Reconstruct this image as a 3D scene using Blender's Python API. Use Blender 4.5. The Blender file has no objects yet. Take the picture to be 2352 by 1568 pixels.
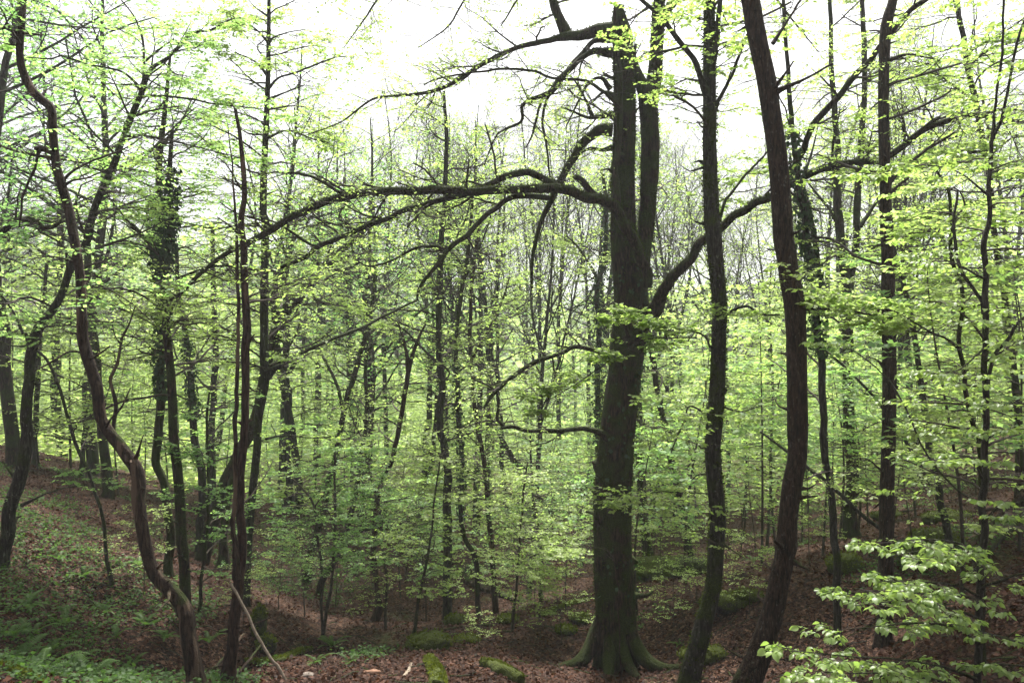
import bpy, math, random
import numpy as np
from mathutils import Vector

SC = bpy.context.scene
RS = np.random.RandomState(11)

# ------------------------------------------------------------------ camera, sky, sun, exposure
cam_d = bpy.data.cameras.new("camera")
cam = bpy.data.objects.new("camera", cam_d)
SC.collection.objects.link(cam)
SC.camera = cam
cam.location = (0, 0, 0)
cam.rotation_euler = (math.radians(90), 0, 0)
cam_d.sensor_width = 36.0
cam_d.lens = 30.0
cam_d.clip_start = 0.1
cam_d.clip_end = 3000.0

SUN_EL, SUN_AZ = math.radians(60), math.radians(5)     # azimuth from +Y, the way the camera looks
world = bpy.data.worlds.new("World")
SC.world = world
world.use_nodes = True
wn = world.node_tree
wn.nodes.clear()
w_out = wn.nodes.new("ShaderNodeOutputWorld")
w_bg = wn.nodes.new("ShaderNodeBackground")
w_sky = wn.nodes.new("ShaderNodeTexSky")
w_sky.sky_type = 'NISHITA'
w_sky.sun_disc = False
w_sky.sun_elevation = SUN_EL
w_sky.sun_rotation = SUN_AZ
w_sky.air_density = 1.0
w_sky.dust_density = 6.0
w_sky.ozone_density = 1.0
w_hs = wn.nodes.new("ShaderNodeHueSaturation")           # a thin even cloud cover: the blue nearly gone
w_hs.inputs['Saturation'].default_value = 0.18
wn.links.new(w_sky.outputs[0], w_hs.inputs['Color'])
wn.links.new(w_hs.outputs[0], w_bg.inputs[0])
wn.links.new(w_bg.outputs[0], w_out.inputs[0])
w_bg.inputs[1].default_value = 0.09

sun_l = bpy.data.lights.new("sun", 'SUN')
sun_l.energy = 5.0
sun_l.angle = math.radians(10)
sun_l.color = (1.0, 0.97, 0.92)
sun = bpy.data.objects.new("sun", sun_l)
SC.collection.objects.link(sun)
sdir = Vector((math.sin(SUN_AZ) * math.cos(SUN_EL), math.cos(SUN_AZ) * math.cos(SUN_EL), math.sin(SUN_EL)))
sun.rotation_euler = (-sdir).to_track_quat('-Z', 'Y').to_euler()
sun.location = sdir * 60

SC.view_settings.view_transform = 'Standard'
SC.view_settings.look = 'None'
SC.view_settings.gamma = 1.0
SC.view_settings.use_curve_mapping = False
SC.view_settings.exposure = 1.55
cy = SC.cycles
cy.use_denoising = True
cy.use_adaptive_sampling = True
cy.adaptive_threshold = 0.02
cy.max_bounces = 8
cy.diffuse_bounces = 4
cy.transmission_bounces = 6
cy.glossy_bounces = 2
cy.caustics_reflective = False
cy.caustics_refractive = False
cy.use_light_tree = False
cy.volume_bounces = 1

# ------------------------------------------------------------------ measuring: photograph sheet 2352 x 1568, focal 1960
FX, CX, CY = 1960.0, 1176.0, 784.0


def W(x, y, d):
    """a point d metres in front, seen at sheet position x, y"""
    return np.array([(x - CX) / FX * d, d, (CY - y) / FX * d])


def sheet(p):
    return CX + p[0] / p[1] * FX, CY - p[2] / p[1] * FX


# ------------------------------------------------------------------ numpy helpers
def hash3(ix, iy, iz, s=0):
    n = (ix * 374761393 + iy * 668265263 + iz * 2147483647 + s * 974634777) & 0xFFFFFFFF
    n = ((n ^ (n >> 13)) * 1274126177) & 0xFFFFFFFF
    n = (n ^ (n >> 16)) & 0xFFFFFFFF
    return n.astype(np.float64) / 4294967295.0


def vnoise(p, s=0):
    p = np.asarray(p, float)
    i = np.floor(p).astype(np.int64)
    f = p - i
    f = f * f * (3 - 2 * f)
    out = 0
    for dx in (0, 1):
        wx = f[..., 0] if dx else 1 - f[..., 0]
        for dy in (0, 1):
            wy = f[..., 1] if dy else 1 - f[..., 1]
            for dz in (0, 1):
                wz = f[..., 2] if dz else 1 - f[..., 2]
                out = out + wx * wy * wz * hash3(i[..., 0] + dx, i[..., 1] + dy, i[..., 2] + dz, s)
    return out * 2 - 1


def fbm(p, octv=3, s=0):
    p = np.asarray(p, float)
    a, t, o = 1.0, 0.0, 0
    for k in range(octv):
        o = o + a * vnoise(p * (2 ** k) + 17.3 * k, s + k)
        t += a
        a *= 0.5
    return o / t


def norm(v):
    return v / np.maximum(np.linalg.norm(v, axis=-1, keepdims=True), 1e-9)


class MB:
    """collects vertices and faces, then makes one mesh"""

    def __init__(self):
        self.v, self.f4, self.f3, self.m4, self.m3, self.r, self.n = [], [], [], [], [], [], 0

    def add(self, V, F, mat=0, rnd=None):
        V = np.asarray(V, float).reshape(-1, 3)
        F = np.asarray(F, np.int64)
        if len(V) == 0:
            return
        self.v.append(V)
        if F.shape[1] == 4:
            self.f4.append(F + self.n)
            self.m4.append(np.full(len(F), mat))
        else:
            self.f3.append(F + self.n)
            self.m3.append(np.full(len(F), mat))
        self.r.append(np.full(len(V), 0.5) if rnd is None else np.asarray(rnd, float).reshape(-1))
        self.n += len(V)

    def mesh(self, name, mats, smooth=True):
        me = bpy.data.meshes.new(name)
        V = np.concatenate(self.v) if self.v else np.zeros((0, 3))
        f4 = np.concatenate(self.f4) if self.f4 else np.zeros((0, 4), np.int64)
        f3 = np.concatenate(self.f3) if self.f3 else np.zeros((0, 3), np.int64)
        me.vertices.add(len(V))
        me.vertices.foreach_set("co", V.astype(np.float32).ravel())
        me.loops.add(f4.size + f3.size)
        me.loops.foreach_set("vertex_index", np.concatenate([f4.ravel(), f3.ravel()]).astype(np.int32))
        n4, n3 = len(f4), len(f3)
        me.polygons.add(n4 + n3)
        st = np.concatenate([np.arange(n4) * 4, n4 * 4 + np.arange(n3) * 3]).astype(np.int32)
        me.polygons.foreach_set("loop_start", st)
        mi = np.concatenate([np.concatenate(self.m4) if self.m4 else np.zeros(0), np.concatenate(self.m3) if self.m3 else np.zeros(0)])
        me.polygons.foreach_set("material_index", mi.astype(np.int32))
        me.polygons.foreach_set("use_smooth", np.full(n4 + n3, smooth, bool))
        at = me.attributes.new("rnd", 'FLOAT', 'POINT')
        at.data.foreach_set("value", np.concatenate(self.r).astype(np.float32))
        for m in mats:
            me.materials.append(m)
        me.update(calc_edges=True)
        return me

    def obj(self, name, mats, parent=None, loc=(0, 0, 0), smooth=True, origin=None, **props):
        if origin is not None:
            o3 = np.asarray(origin, float)
            self.v = [v - o3 for v in self.v]
        o = bpy.data.objects.new(name, self.mesh(name, mats, smooth))
        SC.collection.objects.link(o)
        o.location = loc
        if parent is not None:
            o.parent = parent
        for k, val in props.items():
            o[k] = val
        return o


def thing(name, label, cat, loc=(0, 0, 0), group=None):
    o = bpy.data.objects.new(name, None)
    o.empty_display_size = 0.3
    SC.collection.objects.link(o)
    o.location = loc
    o['label'] = label
    o['category'] = cat
    if group:
        o['group'] = group
    return o


def tag(o, label, cat, group=None):
    o['label'] = label
    o['category'] = cat
    if group:
        o['group'] = group
    return o


def copy_thing(root, loc, rz=0.0, s=1.0, label=None, group=None, tilt=(0, 0)):
    r = root.copy()
    SC.collection.objects.link(r)
    r.location = loc
    r.rotation_euler = (tilt[0], tilt[1], rz)
    r.scale = (s, s, s) if np.isscalar(s) else s
    if label:
        r['label'] = label
    if group:
        r['group'] = group
    for ch in list(root.children):
        c = ch.copy()
        SC.collection.objects.link(c)
        c.parent = r
    return r


def tubes(P, R, sides, cap=False):
    """P (B,n,3), R (B,n): many bent tapering tubes at once"""
    B, n, _ = P.shape
    T = np.empty_like(P)
    T[:, 1:-1] = P[:, 2:] - P[:, :-2]
    T[:, 0] = P[:, 1] - P[:, 0]
    T[:, -1] = P[:, -1] - P[:, -2]
    T = norm(T)
    ax = norm(P[:, -1] - P[:, 0])
    ref = np.where(np.abs(ax[:, 2:3]) > 0.7, np.array([[1.0, 0.2, 0]]), np.array([[0, 0.15, 1.0]]))
    U = norm(np.cross(T, np.repeat(ref[:, None, :], n, 1)))
    Vv = np.cross(T, U)
    a = np.arange(sides) / sides * 2 * np.pi
    c, s = np.cos(a), np.sin(a)
    X = P[:, :, None, :] + R[:, :, None, None] * (c[None, None, :, None] * U[:, :, None, :] + s[None, None, :, None] * Vv[:, :, None, :])
    idx = np.arange(B * n * sides).reshape(B, n, sides)
    nx = np.roll(idx, -1, axis=2)
    F = np.stack([idx[:, :-1], nx[:, :-1], nx[:, 1:], idx[:, 1:]], -1).reshape(-1, 4)
    return X.reshape(-1, 3), F


def interp(P, R, t):
    """points, radii and tangents at t (B,k) of polylines P (B,n,3)"""
    B, n, _ = P.shape
    x = np.clip(t, 0, 0.9999) * (n - 1)
    i = x.astype(int)
    f = (x - i)[..., None]
    b = np.arange(B)[:, None]
    p0, p1 = P[b, i], P[b, i + 1]
    r = R[b, i] * (1 - f[..., 0]) + R[b, i + 1] * f[..., 0]
    return p0 * (1 - f) + p1 * f, r, norm(p1 - p0)


def grow(P, R, k, t0, t1, L, ang, n, wob, up, rs, flat=0.0, fall=0.5, rad=0.5, rmin=0.002, Lvar=0.45, tipr=0.35, keep=None):
    """k children on every polyline"""
    B = len(P)
    t = t0 + (t1 - t0) * (np.arange(k)[None, :] + rs.rand(B, k)) / k
    base, r, T = interp(P, R, t)
    sgn = np.where((np.arange(k)[None, :] + rs.randint(0, 2, (B, 1))) % 2 == 0, 1.0, -1.0)
    hor = norm(np.cross(T, np.array([0, 0, 1.0])) + 1e-4) * sgn[..., None]
    rd = rs.randn(B, k, 3)
    rd = norm(rd - (rd * T).sum(-1, keepdims=True) * T)
    side = norm(flat * hor + (1 - flat) * rd + 1e-6)
    a = (ang * (1 + 0.25 * rs.randn(B, k)))[..., None]
    D = norm(np.cos(a) * T + np.sin(a) * side)
    D[..., 2] *= (1 - 0.6 * flat)
    ln = L * (1 - fall * (t - t0) / max(t1 - t0, 1e-6)) * (1 + Lvar * (rs.rand(B, k) * 2 - 1))
    base, D, ln, r = base.reshape(-1, 3), norm(D.reshape(-1, 3)), ln.reshape(-1), r.reshape(-1)
    if keep is not None:
        m = rs.rand(len(base)) < keep
        base, D, ln, r = base[m], D[m], ln[m], r[m]
    M = len(base)
    out = np.empty((M, n, 3))
    out[:, 0] = base
    st = (ln / (n - 1))[:, None]
    for i in range(1, n):
        D = D + wob * rs.randn(M, 3)
        D[:, 2] += up
        D[:, 2] *= (1 - 0.25 * flat)
        D = norm(D)
        out[:, i] = out[:, i - 1] + D * st
    r0 = np.maximum(r * rad, rmin)
    rr = r0[:, None] * (1 - (1 - tipr) * np.linspace(0, 1, n)[None, :])
    return out, np.maximum(rr, rmin * 0.6)


def leaf_frames(P, m, rs, t0=0.1, spread=0.9, tilt=0.35, droop=0.15, clump=None):
    B = len(P)
    R = np.zeros(P.shape[:2])
    t = t0 + (1 - t0) * (np.arange(m)[None, :] + rs.rand(B, m)) / m
    p, _, T = interp(P, R, t)
    sgn = np.where(np.arange(m) % 2 == 0, 1.0, -1.0)[None, :, None]
    H = norm(np.cross(T, np.array([0, 0, 1.0])) + 1e-4) * sgn
    D = norm(T * (0.5 + 0.3 * rs.rand(B, m, 1)) + H * spread + 0.25 * rs.randn(B, m, 3))
    D[..., 2] -= droop
    D = norm(D)
    N = norm(np.array([0, 0, 1.0]) + tilt * rs.randn(B, m, 3))
    S = norm(np.cross(D, N))
    N = np.cross(S, D)
    p, D, S, N = p.reshape(-1, 3), D.reshape(-1, 3), S.reshape(-1, 3), N.reshape(-1, 3)
    if clump is not None:
        k = fbm(p * clump[0], 2, 12) + 0.25 * (rs.rand(len(p)) - .5) > clump[1]
        p, D, S, N = p[k], D[k], S[k], N[k]
    return p, D, S, N


def leaf_quads(fr, size, rs, wid=0.33, var=0.55):
    p, D, S, N = fr
    M = len(p)
    sz = (size * (1 + var * (rs.rand(M, 1) * 2 - 1)))
    b = p + D * sz * 0.08
    tip = p + D * sz * 1.08 - N * sz * 0.12
    mid = p + D * sz * 0.52
    l = mid + S * sz * wid - N * sz * 0.07
    r = mid - S * sz * wid - N * sz * 0.07
    V = np.stack([b, r, tip, l], 1).reshape(-1, 3)
    F = np.arange(M * 4).reshape(M, 4)
    return V, F, np.repeat(rs.rand(M), 4)


def leaf_fine(fr, size, rs, wid=0.31, var=0.3):
    """near leaves: pointed oval folded a little along its midrib, 8 triangles"""
    p, D, S, N = fr
    M = len(p)
    sz = (size * (1 + var * (rs.rand(M, 1) * 2 - 1)))
    rows = [(0.10, 0.0, 0.0), (0.32, 0.8, 0.02), (0.60, 1.0, -0.02), (0.85, 0.6, -0.10), (1.08, 0.0, -0.2)]
    c = [p + D * sz * a + N * sz * z for a, _, z in rows]
    l = [c[i] + S * sz * wid * rows[i][1] + N * sz * 0.07 * rows[i][1] for i in (1, 2, 3)]
    r = [c[i] - S * sz * wid * rows[i][1] + N * sz * 0.07 * rows[i][1] for i in (1, 2, 3)]
    V = np.stack(c + l + r, 1).reshape(-1, 3)          # 0-4 centre, 5-7 left, 8-10 right
    q = np.array([[1, 2, 6, 5], [2, 3, 7, 6], [1, 8, 9, 2], [2, 9, 10, 3]])
    t3 = np.array([[0, 1, 5], [0, 8, 1], [3, 4, 7], [3, 10, 4]])
    off = (np.arange(M) * 11)[:, None, None]
    rr = np.repeat(rs.rand(M), 11)
    return V, (q[None] + off).reshape(-1, 4), (t3[None] + off).reshape(-1, 3), rr


# ------------------------------------------------------------------ materials
def mat_new(name):
    m = bpy.data.materials.new(name)
    m.use_nodes = True
    nt = m.node_tree
    nt.nodes.clear()
    return m, nt, nt.nodes.new


def ramp(nt, stops, interp='LINEAR'):
    r = nt.nodes.new("ShaderNodeValToRGB")
    cr = r.color_ramp
    cr.interpolation = interp
    while len(cr.elements) > 1:
        cr.elements.remove(cr.elements[-1])
    cr.elements[0].position, cr.elements[0].color = stops[0][0], (*stops[0][1], 1)
    for p, c in stops[1:]:
        e = cr.elements.new(p)
        e.color = (*c, 1)
    return r


def mat_leaf(name, cols, tcols, gloss=0.022, rough=0.5, tr=0.5):
    m, nt, N = mat_new(name)
    out = N("ShaderNodeOutputMaterial")
    at = N("ShaderNodeAttribute")
    at.attribute_name = "rnd"
    oi = N("ShaderNodeObjectInfo")
    ad = N("ShaderNodeMath")
    ad.operation = 'MULTIPLY_ADD'
    nt.links.new(oi.outputs['Random'], ad.inputs[0])
    ad.inputs[1].default_value = 0.35
    mu = N("ShaderNodeMath")
    mu.operation = 'MULTIPLY'
    nt.links.new(at.outputs['Fac'], mu.inputs[0])
    mu.inputs[1].default_value = 0.65
    nt.links.new(mu.outputs[0], ad.inputs[2])
    r1 = ramp(nt, cols)
    r2 = ramp(nt, tcols)
    nt.links.new(ad.outputs[0], r1.inputs[0])
    nt.links.new(ad.outputs[0], r2.inputs[0])
    d = N("ShaderNodeBsdfDiffuse")
    t = N("ShaderNodeBsdfTranslucent")
    g = N("ShaderNodeBsdfGlossy")
    g.inputs['Roughness'].default_value = rough
    g.inputs['Color'].default_value = (0.9, 0.9, 0.9, 1)
    nt.links.new(r1.outputs[0], d.inputs[0])
    nt.links.new(r2.outputs[0], t.inputs[0])
    mx = N("ShaderNodeMixShader")
    mx.inputs[0].default_value = tr
    nt.links.new(d.outputs[0], mx.inputs[1])
    nt.links.new(t.outputs[0], mx.inputs[2])
    m2 = N("ShaderNodeMixShader")
    m2.inputs[0].default_value = gloss
    nt.links.new(mx.outputs[0], m2.inputs[1])
    nt.links.new(g.outputs[0], m2.inputs[2])
    nt.links.new(m2.outputs[0], out.inputs[0])
    return m


def mat_bark(name, dark, mid, light, moss=0.5, mosscol=(0.045, 0.06, 0.010), scale=1.0, spots=0.0, rough=0.9, band=0.0, strip=None):
    dark, mid, light, mosscol = [tuple(c * 0.52 for c in q_) for q_ in (dark, mid, light, mosscol)]
    m, nt, N = mat_new(name)
    L = nt.links.new
    out = N("ShaderNodeOutputMaterial")
    b = N("ShaderNodeBsdfPrincipled")
    b.inputs['Roughness'].default_value = rough
    b.inputs['Specular IOR Level'].default_value = 0.2
    ge = N("ShaderNodeNewGeometry")
    mp = N("ShaderNodeMapping")
    mp.inputs['Scale'].default_value = (30 * scale, 30 * scale, 5.5 * scale)
    L(ge.outputs['Position'], mp.inputs[0])
    n1 = N("ShaderNodeTexNoise")
    n1.inputs['Scale'].default_value = 1.0
    n1.inputs['Detail'].default_value = 6
    n1.inputs['Roughness'].default_value = 0.65
    L(mp.outputs[0], n1.inputs['Vector'])
    r = ramp(nt, [(0.38, dark), (0.50, mid), (0.66, light)])
    L(n1.outputs['Fac'], r.inputs[0])
    col = r.outputs[0]
    if strip:                                        # places where the bark is off and the pale wood shows
        mp3 = N("ShaderNodeMapping")
        mp3.inputs['Scale'].default_value = (7, 7, 0.8)
        L(ge.outputs['Position'], mp3.inputs[0])
        n5 = N("ShaderNodeTexNoise")
        n5.inputs['Scale'].default_value = 1.0
        n5.inputs['Detail'].default_value = 4
        L(mp3.outputs[0], n5.inputs['Vector'])
        rr = ramp(nt, [(0.56, (0, 0, 0)), (0.60, (1, 1, 1))])
        L(n5.outputs['Fac'], rr.inputs[0])
        mm = N("ShaderNodeMix")
        mm.data_type = 'RGBA'
        L(rr.outputs[0], mm.inputs[0])
        L(col, mm.inputs[6])
        mm.inputs[7].default_value = (*strip, 1)
        col = mm.outputs[2]
    if spots > 0:                                    # pale lichen spots
        vo = N("ShaderNodeTexNoise")
        vo.inputs['Scale'].default_value = 26 * scale
        vo.inputs['Detail'].default_value = 3
        mp4 = N("ShaderNodeMapping")
        mp4.inputs['Scale'].default_value = (1, 1, 0.45)
        L(ge.outputs['Position'], mp4.inputs[0])
        L(mp4.outputs[0], vo.inputs['Vector'])
        rv = ramp(nt, [(0.62, (0, 0, 0)), (0.70, (spots,) * 3)])
        L(vo.outputs['Fac'], rv.inputs[0])
        mv = N("ShaderNodeMix")
        mv.data_type = 'RGBA'
        L(rv.outputs[0], mv.inputs[0])
        L(col, mv.inputs[6])
        mv.inputs[7].default_value = (0.26, 0.25, 0.21, 1)
        col = mv.outputs[2]
    # moss: more on upward faces, in patches
    sx = N("ShaderNodeSeparateXYZ")
    L(ge.outputs['Normal'], sx.inputs[0])
    n2 = N("ShaderNodeTexNoise")
    n2.inputs['Scale'].default_value = 3.2
    n2.inputs['Detail'].default_value = 5
    L(ge.outputs['Position'], n2.inputs['Vector'])
    a1 = N("ShaderNodeMath")
    a1.operation = 'MULTIPLY_ADD'
    L(sx.outputs[2], a1.inputs[0])
    a1.inputs[1].default_value = 0.22
    L(n2.outputs['Fac'], a1.inputs[2])
    a2 = N("ShaderNodeMath")
    a2.operation = 'ADD'
    L(a1.outputs[0], a2.inputs[0])
    a2.inputs[1].default_value = moss - 0.5
    r2 = ramp(nt, [(0.46, (0, 0, 0)), (0.62, (1, 1, 1))])
    L(a2.outputs[0], r2.inputs[0])
    n3 = N("ShaderNodeTexNoise")
    n3.inputs['Scale'].default_value = 60
    n3.inputs['Detail'].default_value = 3
    L(ge.outputs['Position'], n3.inputs['Vector'])
    mc = ramp(nt, [(0.3, tuple(c * 0.5 for c in mosscol)), (0.7, tuple(c * 1.9 for c in mosscol))])
    L(n3.outputs['Fac'], mc.inputs[0])
    mx = N("ShaderNodeMix")
    mx.data_type = 'RGBA'
    L(r2.outputs[0], mx.inputs[0])
    L(col, mx.inputs[6])
    L(mc.outputs[0], mx.inputs[7])
    L(mx.outputs[2], b.inputs['Base Color'])
    bp = N("ShaderNodeBump")
    bp.inputs['Strength'].default_value = 0.9
    bp.inputs['Distance'].default_value = 0.05
    ab = N("ShaderNodeMath")
    ab.operation = 'MULTIPLY_ADD'
    L(n3.outputs['Fac'], ab.inputs[0])
    ab.inputs[1].default_value = 0.35
    L(n1.outputs['Fac'], ab.inputs[2])
    L(ab.outputs[0], bp.inputs['Height'])
    L(bp.outputs[0], b.inputs['Normal'])
    L(b.outputs[0], out.inputs[0])
    return m


def mat_simple(name, c1, c2, scale=8.0, rough=0.9, bump=0.3, attr=False):
    m, nt, N = mat_new(name)
    L = nt.links.new
    out = N("ShaderNodeOutputMaterial")
    b = N("ShaderNodeBsdfPrincipled")
    b.inputs['Roughness'].default_value = rough
    b.inputs['Specular IOR Level'].default_value = 0.25
    n1 = N("ShaderNodeTexNoise")
    n1.inputs['Scale'].default_value = scale
    n1.inputs['Detail'].default_value = 5
    ge = N("ShaderNodeNewGeometry")
    L(ge.outputs['Position'], n1.inputs['Vector'])
    r = ramp(nt, [(0.3, c1), (0.7, c2)])
    if attr:
        at = N("ShaderNodeAttribute")
        at.attribute_name = "rnd"
        L(at.outputs['Fac'], r.inputs[0])
    else:
        L(n1.outputs['Fac'], r.inputs[0])
    L(r.outputs[0], b.inputs['Base Color'])
    if bump:
        bp = N("ShaderNodeBump")
        bp.inputs['Strength'].default_value = bump
        bp.inputs['Distance'].default_value = 0.03
        L(n1.outputs['Fac'], bp.inputs['Height'])
        L(bp.outputs[0], b.inputs['Normal'])
    L(b.outputs[0], out.inputs[0])
    return m


M = {}
M['moss'] = mat_bark('bark_mossy', (0.014, 0.010, 0.006), (0.045, 0.028, 0.016), (0.12, 0.078, 0.046), moss=0.54, mosscol=(0.042, 0.056, 0.009))
M['mossgrey'] = mat_bark('bark_grey_moss', (0.022, 0.019, 0.014), (0.05, 0.042, 0.032), (0.12, 0.11, 0.09), moss=0.47, spots=0.35)
M['red'] = mat_bark('bark_reddish', (0.016, 0.010, 0.007), (0.055, 0.033, 0.021), (0.13, 0.083, 0.056), moss=0.30, spots=0.28, scale=1.5)
M['bare'] = mat_bark('bark_peeling', (0.020, 0.012, 0.008), (0.06, 0.036, 0.024), (0.12, 0.08, 0.055), moss=0.34, strip=(0.11, 0.075, 0.052))
M['dead'] = mat_bark('wood_dead_red', (0.022, 0.012, 0.008), (0.065, 0.034, 0.023), (0.13, 0.075, 0.052), moss=0.28, strip=(0.12, 0.075, 0.052))
M['grey'] = mat_bark('bark_grey', (0.03, 0.027, 0.022), (0.065, 0.058, 0.048), (0.14, 0.13, 0.11), moss=0.42, spots=0.3)
M['twig'] = mat_simple('bark_twig', (0.022, 0.017, 0.012), (0.065, 0.052, 0.038), scale=20, bump=0)
M['palewood'] = mat_simple('wood_pale', (0.16, 0.12, 0.085), (0.32, 0.26, 0.20), scale=25, bump=0.4)
G = dict
M['leaf'] = mat_leaf('leaf_beech',
                     [(0.0, (0.13, 0.20, 0.04)), (0.5, (0.20, 0.27, 0.065)), (1.0, (0.29, 0.35, 0.11))],
                     [(0.0, (0.34, 0.53, 0.09)), (0.5, (0.48, 0.66, 0.15)), (1.0, (0.56, 0.72, 0.26))], tr=0.55)
M['leaf2'] = mat_leaf('leaf_maple',
                      [(0.0, (0.08, 0.18, 0.05)), (0.5, (0.13, 0.24, 0.065)), (1.0, (0.20, 0.31, 0.10))],
                      [(0.0, (0.25, 0.50, 0.10)), (0.5, (0.39, 0.63, 0.15)), (1.0, (0.54, 0.75, 0.24))], tr=0.55)
M['oak'] = mat_leaf('leaf_oak',
                    [(0.0, (0.07, 0.17, 0.04)), (1.0, (0.15, 0.26, 0.07))],
                    [(0.0, (0.18, 0.46, 0.09)), (1.0, (0.42, 0.68, 0.20))], tr=0.55)
M['nearleaf'] = mat_leaf('leaf_near_beech',
                         [(0.0, (0.11, 0.18, 0.04)), (1.0, (0.23, 0.31, 0.09))],
                         [(0.0, (0.26, 0.44, 0.07)), (1.0, (0.48, 0.64, 0.14))], gloss=0.035, rough=0.42, tr=0.45)
M['ivy'] = mat_leaf('leaf_ivy', [(0.0, (0.008, 0.022, 0.006)), (1.0, (0.025, 0.06, 0.014))],
                    [(0.0, (0.02, 0.05, 0.01)), (1.0, (0.05, 0.10, 0.02))], gloss=0.03, rough=.5, tr=0.2)
M['fern'] = mat_leaf('leaf_fern', [(0.0, (0.02, 0.05, 0.009)), (1.0, (0.06, 0.12, 0.02))],
                     [(0.0, (0.06, 0.14, 0.02)), (1.0, (0.14, 0.27, 0.045))], tr=0.4, gloss=0.015, rough=.6)
M['frond'] = mat_leaf('fern_frond', [(0.0, (0.035, 0.08, 0.012)), (1.0, (0.08, 0.15, 0.025))],
                      [(0.0, (0.09, 0.2, 0.03)), (1.0, (0.2, 0.36, 0.06))], tr=0.4, gloss=0.02)
M['litter'] = mat_leaf('leaf_dead', [(0.0, (0.012, 0.006, 0.004)), (0.45, (0.040, 0.017, 0.010)), (0.8, (0.080, 0.037, 0.023)), (1.0, (0.17, 0.10, 0.075))],
                       [(0.0, (0.08, 0.03, 0.01)), (1.0, (0.2, 0.09, 0.04))], gloss=0.008, rough=0.6, tr=0.12)
M['mossrock'] = mat_bark('rock_mossy', (0.03, 0.027, 0.022), (0.07, 0.062, 0.05), (0.14, 0.13, 0.11), moss=0.62, mosscol=(0.075, 0.095, 0.014), scale=0.6)
M['rock'] = mat_simple('rock_pale', (0.07, 0.055, 0.045), (0.22, 0.18, 0.15), scale=9, bump=0.5)
M['redrock'] = mat_simple('wood_chunk', (0.12, 0.06, 0.035), (0.26, 0.15, 0.10), scale=12, bump=0.5)


def mat_ground():
    m, nt, N = mat_new('forest_floor')
    L = nt.links.new
    out = N("ShaderNodeOutputMaterial")
    b = N("ShaderNodeBsdfPrincipled")
    b.inputs['Roughness'].default_value = 0.95
    b.inputs['Specular IOR Level'].default_value = 0.15
    ge = N("ShaderNodeNewGeometry")
    vo = N("ShaderNodeTexVoronoi")
    vo.inputs['Scale'].default_value = 24
    nd = N("ShaderNodeTexNoise")
    nd.inputs['Scale'].default_value = 9
    nd.inputs['Detail'].default_value = 4
    L(ge.outputs['Position'], nd.inputs['Vector'])
    vd = N("ShaderNodeVectorMath")
    vd.operation = 'MULTIPLY_ADD'
    L(nd.outputs['Color'], vd.inputs[0])
    vd.inputs[1].default_value = (.16, .16, .16)
    L(ge.outputs['Position'], vd.inputs[2])
    L(vd.outputs[0], vo.inputs['Vector'])
    sep = N("ShaderNodeSeparateColor")
    L(vo.outputs['Color'], sep.inputs[0])
    r = ramp(nt, [(0.0, (0.009, 0.005, 0.004)), (0.45, (0.030, 0.015, 0.009)), (0.75, (0.068, 0.033, 0.020)), (1.0, (0.14, 0.08, 0.055))])
    L(sep.outputs[0], r.inputs[0])
    n1 = N("ShaderNodeTexNoise")
    n1.inputs['Scale'].default_value = 0.55
    n1.inputs['Detail'].default_value = 6
    n1.inputs['Roughness'].default_value = 0.65
    L(ge.outputs['Position'], n1.inputs['Vector'])
    n2 = N("ShaderNodeTexNoise")
    n2.inputs['Scale'].default_value = 14
    n2.inputs['Detail'].default_value = 4
    L(ge.outputs['Position'], n2.inputs['Vector'])
    rg = ramp(nt, [(0.3, (0.018, 0.026, 0.008)), (0.7, (0.07, 0.10, 0.022))])
    L(n2.outputs['Fac'], rg.inputs[0])
    rm = ramp(nt, [(0.57, (0, 0, 0)), (0.70, (0.7, 0.7, 0.7))])
    L(n1.outputs['Fac'], rm.inputs[0])
    mx = N("ShaderNodeMix")
    mx.data_type = 'RGBA'
    L(rm.outputs[0], mx.inputs[0])
    L(r.outputs[0], mx.inputs[6])
    L(rg.outputs[0], mx.inputs[7])
    # far away the floor is all undergrowth
    sp = N("ShaderNodeSeparateXYZ")
    L(ge.outputs['Position'], sp.inputs[0])
    mr = N("ShaderNodeMapRange")
    mr.inputs['From Min'].default_value = 40
    mr.inputs['From Max'].default_value = 75
    L(sp.outputs[1], mr.inputs['Value'])
    m2 = N("ShaderNodeMix")
    m2.data_type = 'RGBA'
    L(mr.outputs[0], m2.inputs[0])
    L(mx.outputs[2], m2.inputs[6])
    m2.inputs[7].default_value = (0.09, 0.14, 0.035, 1)
    L(m2.outputs[2], b.inputs['Base Color'])
    bp = N("ShaderNodeBump")
    bp.inputs['Strength'].default_value = 0.8
    bp.inputs['Distance'].default_value = 0.04
    L(vo.outputs['Distance'], bp.inputs['Height'])
    L(bp.outputs[0], b.inputs['Normal'])
    L(b.outputs[0], out.inputs[0])
    return m


M['ground'] = mat_ground()

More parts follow.
